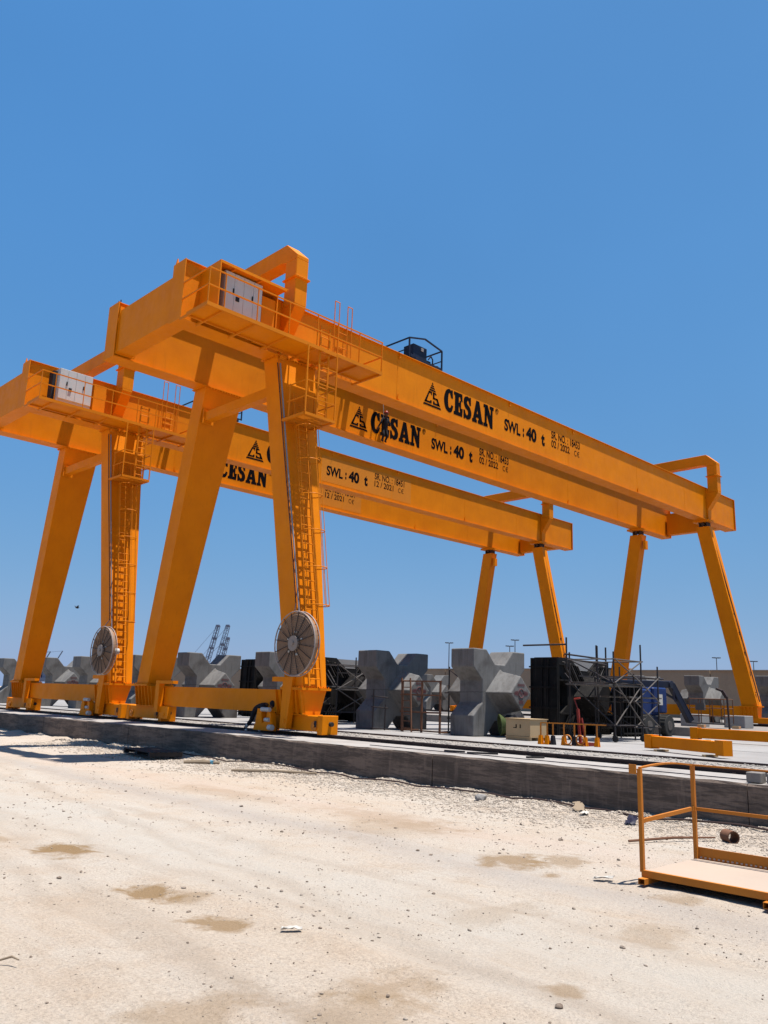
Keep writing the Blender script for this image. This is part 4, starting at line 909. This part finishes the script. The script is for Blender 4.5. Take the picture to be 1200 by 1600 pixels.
# ------------------------------------------------------------------ wooden crate, orange guard rail, small yard gear
o = Vector((23.05, 16.7, 0)); t = thing('wooden_crate', o, 'square plywood crate on a pallet beside the pale concrete block', 'crate'); tb = lambda: MB(o)
b = tb(); b.box(22.58, 23.52, 16.22, 17.18, .13, .66); b.obj('box', M['wood'], t, bevel=.006)
b = tb(); b.box(22.55, 23.55, 16.19, 17.21, .66, .685); b.obj('lid', M['wood'], t)
for x in (22.58, 23.0, 23.42):
    b = tb(); b.box(x, x+.1, 16.22, 17.18, .004, .10); b.obj('runner', M['wood'], t)
b = tb(); b.box(22.56, 23.54, 16.2, 17.2, .10, .128); b.obj('pallet_board', M['wood'], t)
b = tb(); put_text(b, 'I L', -.9, -.6, .38, .12, 0, .02); b.v = [(22.573-o.x, 17.18-o.y+(v[0]+o.x)*1.0+.3+.0, v[2]) for v in b.v]; b.obj('marking', M['letter'], t)
o = Vector((21.6, 14.4, 0)); t = thing('guard_rail', o, 'short orange guard rail standing on small orange feet beside the crate', 'guard rail'); tb = lambda: MB(o)
pA, pB = Vector((21.35, 14.95, 0)), Vector((22.2, 13.25, 0)); dd = pB-pA
b = tb(); b.bar(pA+Vector((0,0,.62)), pB+Vector((0,0,.62)), .03, .035); b.obj('top_rail', M['orange_worn'], t)
for i, f_ in enumerate((.0, .10, .19, .36, .52, .68, .86)):
    p = pA+dd*f_; b = tb(); b.bar(p+Vector((0,0,.02)), p+Vector((0,0,.62)), .035, .035); b.obj('post', M['orange_worn'], t)
    b = tb(); frustum(b, (p.x-.07,p.x+.07,p.y-.07,p.y+.07,.0), (p.x-.045,p.x+.045,p.y-.045,p.y+.045,.26)); b.obj('foot', M['orange'] if i not in (2, 4) else M['black_gap'], t)
o = Vector((22.0, 14.0, 0)); t = thing('jack_stand', o, 'small red lever jack standing at the end of the orange guard rail', 'jack'); tb = lambda: MB(o)
b = tb(); b.box(21.85, 22.35, 13.75, 14.15, .0, .10); b.obj('base', M['redpaint'], t)
b = tb(); b.bar((22.0,14.0,.1), (22.05,14.1,1.05), .07, .07); b.bar((22.12,13.9,.1), (22.08,14.0,.8), .05, .05); b.obj('column', M['redpaint'], t)
b = tb(); b.tube((22.05,14.1,1.05), (22.1,14.25,1.35), .02, 6); b.tube((22.1,14.25,1.35), (22.1,14.05,1.38), .03, 6); b.obj('lever', M['redpaint'], t)
for i, (x, y) in enumerate(((21.55,14.15),(21.75,13.85))):
    b = MB((x,y,0)); b.ring((x,y,.17),(1,0,0),.13,.02,16,6); b.tube((x,y-.13,.02),(x,y+.13,.02),.02); tag(b.obj('shackle', M['orange_worn']), ('orange steel shackle on the slab by the guard rail', 'second orange steel shackle nearest the red jack')[i], 'shackle', 'orange shackles')
# hose coil and sack by the pale block
t = thing('hose_coil', (23.6, 18.2, 0), 'green hose coil propped against the foot of the pale block', 'hose')
b = MB((23.6,18.2,0))
for i in range(5): b.ring((23.6+.03*i, 18.2-.03*i, .42), (.75,-.65,.1), .34-.02*i, .028, 22, 6)
b.obj('hose', M['green'], t, smooth=True)
def lump(name, c, r, mat, label, cat, seed=1):
    rg = np.random.default_rng(seed); bm_ = bmesh.new(); bmesh.ops.create_icosphere(bm_, subdivisions=3, radius=1)
    off = rg.uniform(0, 6, 3)
    for v in bm_.verts:
        q_ = v.co*2.1; d = 1+.18*math.sin(q_.x*1.9+off[0])*math.cos(q_.y*1.7+off[1])+.12*math.sin(q_.z*3.1+off[2])+.07*math.sin(q_.x*6+q_.y*5)
        v.co = Vector((v.co.x*r[0]*d, v.co.y*r[1]*d, max(-.85*r[2], v.co.z*r[2]*d)))
    me = bpy.data.meshes.new(name); bm_.to_mesh(me); bm_.free(); me.materials.append(mat)
    o = bpy.data.objects.new(name, me); COL.objects.link(o); o.location = (c[0], c[1], c[2]+.85*r[2]); return tag(o, label, cat)
lump('black_sack', (24.0, 17.9, 0), (.30, .32, .45), M['cloth'], 'black sack slumped between the green hose and the crate', 'sack', 3)
lump('canvas_sack', (23.75, 17.75, 0), (.16, .14, .12), M['paper'], 'small white canvas bundle by the black sack', 'bundle', 5)

# ------------------------------------------------------------------ foreground catwalk section on the ground
o = Vector((9.75, 4.4, GZ)); t = thing('catwalk_section', o, 'loose orange catwalk section with handrail lying on the sand at right', 'catwalk'); tb = lambda: MB(o)
OW = M['orange_worn']; ya, yb_ = 5.03, 1.2; xa, xb = 9.10, 10.42; zd = GZ+.145
b = tb(); b.box(xa+.04, xb-.04, yb_, ya-.03, zd-.012, zd); b.obj('deck', M['deck'], t)
b = tb(); b.box(xa, xa+.04, yb_, ya, zd-.07, zd+.004); b.box(xb-.04, xb, yb_, ya, zd-.07, zd-.002); b.box(xa+.04, xb-.04, ya-.03, ya, zd-.07, zd-.014); b.obj('deck_frame', OW, t)
for y in (4.98, 3.62, 2.3):
    b = tb(); y0 = y
    for (x0, x1, z0, z1) in ((xa-.10, xb+.02, GZ+.014, GZ+.02), (xa-.10, xb+.02, GZ+.068, GZ+.074)): b.box(x0, x1, y0-.04, y0+.04, z0, z1)
    b.box(xa-.10, xb+.02, y0-.04, y0-.034, GZ+.02, GZ+.068); b.box(xa-.10, xb+.02, y0+.034, y0+.04, GZ+.02, GZ+.068); b.obj('cross_tube', OW, t)
zt = zd+1.09
def post(x, y, z0=zd, z1=zt):
    b = tb(); b.box(x-.022, x+.022, y-.022, y+.022, z0, z1); b.obj('post', OW, t)
post(xa+.03, 5.03, zd-.02); post(xb-.03, 5.0, zd-.02); post(xb-.03, 3.3); post(xb-.03, 1.6)
b = tb(); b.box(xb-.012, xb+.004, yb_, 5.0, zd+.0, zd+.135); b.obj('toe_board', OW, t)
b = tb(); b.box(xb-.05, xb-.012, yb_, 5.0, zt, zt+.02); b.obj('top_rail', OW, t)
b = tb(); b.box(xb-.045, xb-.02, yb_, 4.97, zd+.56, zd+.60); b.obj('mid_rail', OW, t)
b = tb(); pts = [(xa+.03+(xb-xa-.06)*f_, 5.03-.03*f_, zt+.01+.035*math.sin(math.pi*f_)) for f_ in np.linspace(0, 1, 10)]
for p, q in zip(pts[:-1], pts[1:]): b.bar(p, q, .035, .02)
b.obj('top_rail', OW, t)
b = tb(); b.bar((xa+.05,5.03,zd+.52), (xb-.05,5.0,zd+.585), .03, .045); b.obj('mid_rail', OW, t)
b = tb(); b.box(xa-.012, xa+.006, 5.056, 5.145, zt-.06, zt+.045); b.obj('end_bracket', OW, t)
b = tb()
for y in np.arange(1.3, 4.95, .055): b.box(xb-.03, xb-.013, y, y+.022, zd+.012, zd+.028)
tag(b.obj('weld_studs', M['reelrim'], t), kind='stuff')

# ------------------------------------------------------------------ pallet, debris, loose stones
o = Vector((13.2, 23.2, GZ+.05)); t = thing('pallet', o, 'dark weathered wooden pallet lying in the crane shadow', 'pallet'); t.rotation_euler.z = R(-8)
b = MB()
for y in (-1.1, -.1, .9):
    b = MB(); b.box(-.5, .5, y, y+.14, .03, .13); b.obj('block_runner', M['darkwood'], t)
for x in np.linspace(-.5, .36, 6):
    b = MB(); b.box(x, x+.13, -1.12, 1.06, .132, .155); b.obj('board', M['darkwood'], t)
for x in (-.5, -.07, .36):
    b = MB(); b.box(x, x+.12, -1.12, 1.06, .004, .028); b.obj('board', M['darkwood'], t)
def ground_at(x, y): return float(ground_z(np.array(x), np.array(y)))
def rock(x, y, r, mat, label, seed, z=None, flat=.7):
    rg = np.random.default_rng(seed); bm_ = bmesh.new(); bmesh.ops.create_icosphere(bm_, subdivisions=2, radius=1)
    for v in bm_.verts: v.co = v.co*(1+rg.uniform(-.16, .16)); v.co.x *= r*1.2; v.co.y *= r; v.co.z *= r*flat
    me = bpy.data.meshes.new('rock'); bm_.to_mesh(me); bm_.free(); me.materials.append(mat)
    o = bpy.data.objects.new('rock', me); COL.objects.link(o); o.location = (x, y, (ground_at(x, y) if z is None else z)+r*flat*.55); o.rotation_euler.z = seed
    return tag(o, label, 'rock', 'loose rocks')
rock(13.55, 10.93, .11, M['slab'], 'pale rounded rock at the wall foot, largest of the loose rocks', 3)
rock(5.02, 3.39, .024, M['stone'], 'brown angular rock nearest the bottom edge', 5)
rock(6.62, 3.85, .022, M['stone'], 'reddish flat rock below the catwalk', 8)
rock(8.5, 7.9, .022, M['stone'], 'brown rock on the sand left of the catwalk', 9)
rock(10.9, 7.3, .03, M['stone'], 'dark stone halfway between wall and catwalk', 12)
rock(7.8, 9.9, .022, M['stone'], 'single brown stone in the middle of the yard', 13)
rock(9.0, 12.6, .03, M['stone'], 'small dark stone on the grey wheel track', 14)
rock(4.15, 8.95, .022, M['stone'], 'small dark stone on the left brown patch', 15)
rock(5.0, 5.75, .016, M['stone'], 'small stone beside the torn paper', 16)
def sheet(name, x, y, sx, sy, mat, label, cat, seed, tilt=.0, rz=0):
    rg = np.random.default_rng(seed); b = MB(); k = 6; base = ground_at(x, y)+.012
    JX = rg.uniform(-.06, .06, (k+1, k+1)); JY = rg.uniform(-.09, .09, (k+1, k+1))
    H = [[.5*sx*.22*rg.random() for _ in range(k+1)] for _ in range(k+1)]
    vs = []
    for th in (0, .004):
        for i in range(k+1):
            for j in range(k+1):
                vs.append((-sx/2+sx*i/k+JX[i][j]*sx, -sy/2+sy*j/k+JY[i][j]*sy*1.6, H[i][j]+th+tilt*(i/k)))
    fs = []; n_ = (k+1)*(k+1)
    for i in range(k):
        for j in range(k):
            a_ = i*(k+1)+j; fs += [(a_, a_+1, a_+k+2, a_+k+1), (n_+a_, n_+a_+k+1, n_+a_+k+2, n_+a_+1)]
    rim = [i*(k+1) for i in range(k)] + [k*(k+1)+j for j in range(k)] + [i*(k+1)+k for i in range(k,0,-1)] + [j for j in range(k,0,-1)]
    for p_, q_ in zip(rim, rim[1:]+rim[:1]): fs.append((p_, q_, n_+q_, n_+p_))
    b.add(vs, fs); o = b.obj(name, mat, smooth=True); o.location = (x, y, base); o.rotation_euler.z = R(rz); return tag(o, label, cat)
sheet('torn_paper', 4.75, 5.82, .17, .045, M['paper'], 'torn white paper strip on the sand in the foreground', 'litter', 2, .01, -45)
sheet('torn_paper', 8.95, 5.42, .22, .06, M['paper'], 'crumpled white paper beside the catwalk foot', 'litter', 4, .02, -60)
sheet('cardboard_piece', 13.98, 8.95, .26, .20, M['cardboard'], 'folded brown cardboard against the wall foot', 'litter', 6, .12, 40)
sheet('torn_paper', 13.7, 8.65, .28, .14, M['paper'], 'pale paper sack scrap under the cardboard', 'litter', 7, .0, 20)
sheet('black_plastic', 13.3, 7.5, .28, .16, M['cable'], 'black plastic scrap behind the catwalk post', 'litter', 8, .10, 10)
o = Vector((13.45, 20.4, ground_at(13.45, 20.4)+.06)); b = MB(o); b.tube(o+Vector((0,-.10,0)), o+Vector((0,.06,0)), .06, 12); b.tube(o+Vector((0,.06,0)), o+Vector((0,.12,.0)), .06, 12, .025); b.tube(o+Vector((0,.12,0)), o+Vector((0,.15,0)), .025, 10)
tag(b.obj('plastic_jug', M['bottle'], smooth=True), 'pale blue plastic bottle on the gravel below the wall', 'bottle')
for i, (p, q, lb) in enumerate((((12.7,18.3),(13.9,16.4),'long weathered stick lying on the gravel bank'), ((12.9,20.9),(13.6,20.2),'short brown board beside the blue bottle'), ((2.60,6.42),(2.68,6.27),'thin dark twig at the lower left'), ((11.6,6.6),(12.9,5.9),'rusty bar on the gravel behind the catwalk'))):
    z0, z1 = ground_at(*p)+.05, ground_at(*q)+.05; c = Vector((p[0], p[1], z0)); b = MB(c)
    mid = ((p[0]+q[0])/2+.02, (p[1]+q[1])/2, (z0+z1)/2+.01); r_ = (.035, .06, .008, .02)[i]
    b.tube((*p, z0-.02), mid, r_*.9, 7, r_); b.tube(mid, (*q, z1), r_, 7, r_*.6)
    tag(b.obj('wood_stick' if i < 3 else 'steel_bar', M['cardboard'] if i < 3 else M['rust']), lb, 'stick' if i < 3 else 'bar')
# broken pipe piece
o = Vector((13.0, 5.72, ground_at(13.0, 5.72)+.08)); b = MB(o); n_ = 16; vs = []
for (yv, ro, ri) in ((-.17,.095,.08),(.17,.095,.08)):
    for k in range(n_):
        a_ = 2*math.pi*k/n_; vs += [(o.x+ro*math.cos(a_), o.y+yv*.7, o.z+ro*math.sin(a_)), (o.x+ri*math.cos(a_), o.y+yv*.7, o.z+ri*math.sin(a_))]
fs = []
for k in range(n_):
    a_, b__ = 2*k, 2*((k+1) % n_); c_, d_ = a_+2*n_, b__+2*n_
    fs += [(a_, b__, d_, c_), (a_+1, c_+1, d_+1, b__+1), (a_, a_+1, b__+1, b__), (c_, d_, d_+1, c_+1)]
b.add(vs, fs); po = b.obj('pipe_offcut', M['rust'], smooth=True); po.rotation_euler.z = R(-38); tag(po, 'short rusty pipe offcut on the gravel seen through the catwalk rail', 'pipe')
# hose along the wall foot
ys_ = np.arange(2, 24, .5); pts = [(13.98-.10*math.sin(y*.55)-.05*math.sin(y*1.9), y, ground_at(13.98, y)+.045) for y in ys_]
b = MB(Vector(pts[0])); b.path(pts, .018, 6); tag(b.obj('hose', M['rust_dark'], smooth=True), 'dark hose lying along the foot of the wall', 'hose')
pts = [(14.83-.05*math.sin(y*.4), y, .02) for y in np.arange(1, 16, .5)]
b = MB(Vector(pts[0])); b.path(pts, .010, 6); tag(b.obj('wire', M['cable']), 'thin dark wire lying on the wall top beside the rail', 'wire')
for i, (y, dx) in enumerate(((5.93,0), (5.62,.06), (5.36,.02), (5.1,.05))):
    b = MB((14.62+dx, y, 0)); b.box(14.50+dx, 14.74+dx, y-.12, y+.12, .004, .17); tag(b.obj('concrete_cube', M['curb'], bevel=.012), ('leftmost small concrete cube on the wall edge above the catwalk', 'second small concrete cube on the wall edge from the left', 'third small concrete cube on the wall edge', 'fourth small concrete cube at the right picture edge')[i], 'concrete cube', 'small cubes on the wall edge')
for i, (x, y, l_) in enumerate(((15.15,13.0,.5),(15.3,12.3,.7),(15.5,11.0,.45))):
    b = MB((x,y,0)); b.cbox((x,y,.03),(l_,.05,.04),R(-70+25*i)); tag(b.obj('timber_offcut', M['darkwood']), ('dark timber offcut on the wall top nearest the crate', 'longer dark timber offcut on the wall top', 'rightmost dark timber offcut on the wall top')[i], 'offcut', 'offcuts on the wall top')

# ------------------------------------------------------------------ people
def person(name, loc, joints, edges, rad, label, helmet=None, hands=(), head=None, face_dir=(0,-1,0), shoes=(), skin_j=()):
    me = bpy.data.meshes.new(name+'_body'); me.from_pydata(joints, edges, [])
    o = bpy.data.objects.new('body', me); COL.objects.link(o)
    sk = o.modifiers.new('skin', 'SKIN'); sk.use_smooth_shade = True
    for i, r_ in enumerate(rad): me.skin_vertices[0].data[i].radius = (r_, r_)
    me.skin_vertices[0].data[0].use_root = True
    su = o.modifiers.new('sub', 'SUBSURF'); su.levels = 1; su.render_levels = 1
    dg = bpy.context.evaluated_depsgraph_get(); dg.update(); nm = bpy.data.meshes.new_from_object(o.evaluated_get(dg)); bpy.data.objects.remove(o)
    nm.materials.clear()
    for k in ('cloth', 'skin', 'shoe'): nm.materials.append(M[k])
    J = np.array(joints)
    for p in nm.polygons:
        i = int(np.argmin(((J-np.array(p.center[:]))**2).sum(1))); p.material_index = 1 if i in skin_j else (2 if i in shoes else 0)
    root = thing('person', loc, label, 'person')
    body = bpy.data.objects.new('body', nm); COL.objects.link(body); body.parent = root
    fd = Vector(face_dir).normalized(); up = Vector((0,0,1)); side = fd.cross(up).normalized(); up2 = side.cross(fd)
    hc = Vector(head)
    bm_ = bmesh.new(); bmesh.ops.create_uvsphere(bm_, u_segments=16, v_segments=12, radius=.105)
    for v in bm_.verts: v.co = hc + side*v.co.x*.82 + fd*v.co.y*.98 + up2*v.co.z*1.2
    for s_ in (-1, 1):
        r2 = bmesh.ops.create_uvsphere(bm_, u_segments=8, v_segments=6, radius=.022)
        for v in r2['verts']: v.co = hc + side*(s_*.088) + up2*(.0) + v.co
    r2 = bmesh.ops.create_uvsphere(bm_, u_segments=8, v_segments=6, radius=.02)
    for v in r2['verts']: v.co = hc + fd*.105 - up2*.01 + v.co
    hm = bpy.data.meshes.new('head'); bm_.to_mesh(hm); bm_.free(); hm.materials.append(M['skin'])
    h = bpy.data.objects.new('head', hm); COL.objects.link(h); h.parent = root
    b = MB()
    for s_ in (-1, 1): b.cbox(hc+fd*.098+side*(s_*.035)+up2*.015, (.016,.016,.010))
    b.cbox(hc+fd*.098-up2*.055, (.03,.012,.008)); b.obj('face_features', M['cloth'], root)
    bm_ = bmesh.new(); bmesh.ops.create_uvsphere(bm_, u_segments=16, v_segments=10, radius=.122)
    bmesh.ops.delete(bm_, geom=[v for v in bm_.verts if v.co.z < -.005], context='VERTS')
    for v in bm_.verts: v.co = hc + side*v.co.x*.9 + fd*(v.co.y*1.05-.008) + up2*(v.co.z*1.05+.035)
    hm = bpy.data.meshes.new('hat'); bm_.to_mesh(hm); bm_.free(); hm.materials.append(helmet or M['cloth'])
    hh = bpy.data.objects.new('helmet' if helmet else 'hair', hm); COL.objects.link(hh); hh.parent = root
    if helmet: hh.modifiers.new('solid', 'SOLIDIFY').thickness = .006
    # hands: palm with five short fingers
    for hp, hd in hands:
        hp, hd = Vector(hp), Vector(hd).normalized(); sd = hd.cross(Vector((.2,.3,1))).normalized(); nn = sd.cross(hd)
        b = MB(); b.bar(hp, hp+hd*.085, .08, .03, nn)
        for k, (off, ln) in enumerate(((-.03,.065),(-.01,.08),(.011,.075),(.031,.06))):
            b.tube(hp+hd*.083+sd*off, hp+hd*(.083+ln*.55)+sd*off-nn*.008, .009, 6); b.tube(hp+hd*(.083+ln*.55)+sd*off-nn*.008, hp+hd*(.083+ln*.85)+sd*off-nn*.03, .0085, 6, .007)
        b.tube(hp+hd*.02-sd*.04, hp+hd*.06-sd*.075-nn*.015, .011, 6, .009); b.obj('hand', M['skin'], root)
    return root
# worker bending over behind the travel motor (torso leans towards the wheel)
J = [(0,.10,.80),(0,-.12,.92),(0,-.38,1.00),(0,-.52,1.01), (.11,.12,.76),(.13,.02,.42),(.13,.22,.09),(.13,.06,.045), (-.11,.12,.76),(-.14,.20,.42),(-.14,.55,.10),(-.14,.40,.045),
     (.19,-.40,.96),(.22,-.50,.70),(.18,-.62,.46), (-.19,-.40,.96),(-.22,-.50,.70),(-.18,-.62,.46)]
J = [(x, y, z*.86) for x, y, z in J]
E_ = [(0,1),(1,2),(2,3),(0,4),(4,5),(5,6),(6,7),(0,8),(8,9),(9,10),(10,11),(2,12),(12,13),(13,14),(2,15),(15,16),(16,17)]
Rr = [.135,.135,.14,.065,.10,.075,.05,.042,.10,.075,.05,.042,.07,.05,.036,.07,.05,.036]
person('worker', (16.0, 21.78, 0.0), J, E_, Rr, 'worker in dark clothes bending behind the orange travel drive at the wheel', None, [((.18,-.63,.38),(0,-.4,-.9)),((-.18,-.63,.38),(0,-.4,-.9))], (0,-.66,.84), (0,-.75,-.65), shoes=(7,11), skin_j=(3,14,17))
# worker on the lower flange of the rear girder
J = [(0,0,.62),(0,-.06,.85),(0,-.09,1.06),(0,-.10,1.17), (.09,.0,.58),(.12,-.12,.32),(.10,.02,.06),(.10,-.08,.03), (-.09,.0,.58),(-.12,-.12,.32),(-.10,.02,.06),(-.10,-.08,.03),
     (.19,-.07,1.06),(.28,-.10,.82),(.20,.10,.95), (-.19,-.07,1.06),(-.30,-.10,.84),(-.26,.12,.70)]
person('rigger', (24.72, 25.66, ZB+.03), J, E_, [.115,.12,.125,.055,.085,.065,.045,.038,.085,.065,.045,.038,.06,.045,.032,.06,.045,.032], 'worker in dark clothes and red helmet on the rear girder in front of the lettering', M['helmet'],
       [((.20,.10,.95),(-.3,.4,.6)),((-.26,.12,.70),(0,.3,-.8))], (0,-.11,1.31), (-.3,-.9,-.1), shoes=(), skin_j=(3,))

pts = [(24.72, 25.70, ZB+.75), (24.70, 25.69, ZB+1.3), (24.66, 25.715, ZT+.02)]
b = MB(pts[0]); b.path(pts, .012, 6); tag(b.obj('safety_rope', M['paper']), 'thin safety rope from the worker in the red helmet up over the girder top', 'rope')
# ------------------------------------------------------------------ distance: masts, port cranes, bird
for i, (x, y, z, lb) in enumerate(((114.5,99.9,11.4,'tall floodlight mast left of the pale block'), (122.4,92.3,11.2,'shorter floodlight mast over the notch of the pale block'), (122.9,91.5,12.3,'taller floodlight mast right of the shorter one over the pale block'), (149.4,66.4,10.4,'floodlight mast between the far crane legs'), (154.3,61.8,10.0,'floodlight mast right of the outer far leg'))):
    t = thing('light_mast', (x, y, 0), lb, 'light mast', 'floodlight masts behind the wall'); b = MB((x,y,0)); b.tube((x,y,-.8), (x,y,z), .13, 8, .07); b.obj('pole', M['mast'], t)
    b = MB((x,y,0)); b.bar((x-.38,y+.38,z), (x+.38,y-.38,z), .12, .12)
    for s_ in (-1, -.4, .4, 1): b.cbox((x+s_*.42, y-s_*.42, z+.05), (.30,.34,.16), R(-45))
    b.obj('lamp_heads', M['mast'], t)
def lattice(b, p, q, w0, w1, n):
    p, q = Vector(p), Vector(q); d = (q-p).normalized(); a_ = d.cross(Vector((0,0,1))).normalized(); c = a_.cross(d).normalized()
    pts = []
    for i in range(n+1):
        f_ = i/n; w_ = (w0+(w1-w0)*f_)/2; m_ = p+(q-p)*f_; pts.append([m_+a_*w_+c*w_, m_-a_*w_+c*w_, m_-a_*w_-c*w_, m_+a_*w_-c*w_])
    for i in range(n):
        for k in range(4):
            b.bar(pts[i][k], pts[i+1][k], .10*max(w0, 1)); b.bar(pts[i][k], pts[i+1][(k+1) % 4], .055*max(w0, 1))
            if i % 3 == 0: b.bar(pts[i][k], pts[i][(k+1) % 4], .12)
def port_crane(base, tip, w_, label, blobs):
    t = thing('harbour_crane', base, label, 'harbour crane', 'distant harbour cranes'); b = MB(base); lattice(b, base, tip, w_, w_*.7, 16); b.obj('boom', M['farcrane'], t)
    b = MB(base); bx = Vector(base); b.cbox(bx+Vector((0,0,-1.5)), (5,5,4), R(45)); b.cbox(bx+Vector((-3,3,-4.4)), (8,8,1.6), R(45)); b.obj('machine_house', M['farcrane'], t)
    b = MB(base)
    for f_ in blobs:
        m_ = Vector(base)+(Vector(tip)-Vector(base))*f_; b.cbox(m_, (1.5,1.5,1.1), R(45))
    b.obj('pulley_block', M['farcrane'], t)
    b = MB(base); bb = Vector(base)+Vector((-5,5,8)); b.bar(Vector(tip), bb, .10); b.bar(bb, Vector(base)+Vector((-2,2,0)), .3); b.obj('stay', M['farcrane'], t)
port_crane((222.5,350.0,9.0), (224.6,343.4,33.0), 2.0, 'left slender lattice crane boom on the horizon behind the blocks', (.99,.74,.55,.15))
port_crane((226.5,347.5,9.0), (228.0,340.1,33.2), 2.0, 'tallest middle lattice crane boom on the horizon behind the blocks', (.99,.62,.4,.1))
port_crane((228.5,346.0,9.0), (229.0,340.6,27.6), 1.6, 'shorter right lattice crane boom on the horizon behind the blocks', (.97,.7,.3))
port_crane((207.1, 367.9, 9.0), (210.9, 360.2, 21.8), 1.6, 'stubby crane jib on the horizon beside the nearer rear leg', (.95,))
port_crane((170.7, 403.2, 9.0), (173.4, 397.6, 18.5), .35, 'thin faint jib on the horizon left of the farther reel', ())
port_crane((166.7, 407.0, 9.0), (169.3, 401.8, 18.0), .35, 'thinnest faint jib on the horizon, leftmost of all', ())
o = Vector((26.32, 58.74, 6.85)); t = thing('bird', o, 'small dark bird in the sky left of the farther crane legs', 'bird'); b = MB()
b.tube((-.16,0,0),(0,0,0),.02,8,.06); b.tube((0,0,0),(.14,0,.02),.06,8,.025); b.hexa([(-.08,-.02,.03),(.06,-.02,.03),(.06,.02,.03),(-.08,.02,.03)],[(-.12,-.30,.14),(-.02,-.30,.14),(-.02,-.29,.15),(-.12,-.29,.15)]); b.hexa([(-.08,.02,.03),(.06,.02,.03),(.06,-.02,.03),(-.08,-.02,.03)],[(-.12,.30,.14),(-.02,.30,.14),(-.02,.29,.15),(-.12,.29,.15)]); b.obj('body', M['bird'], t)
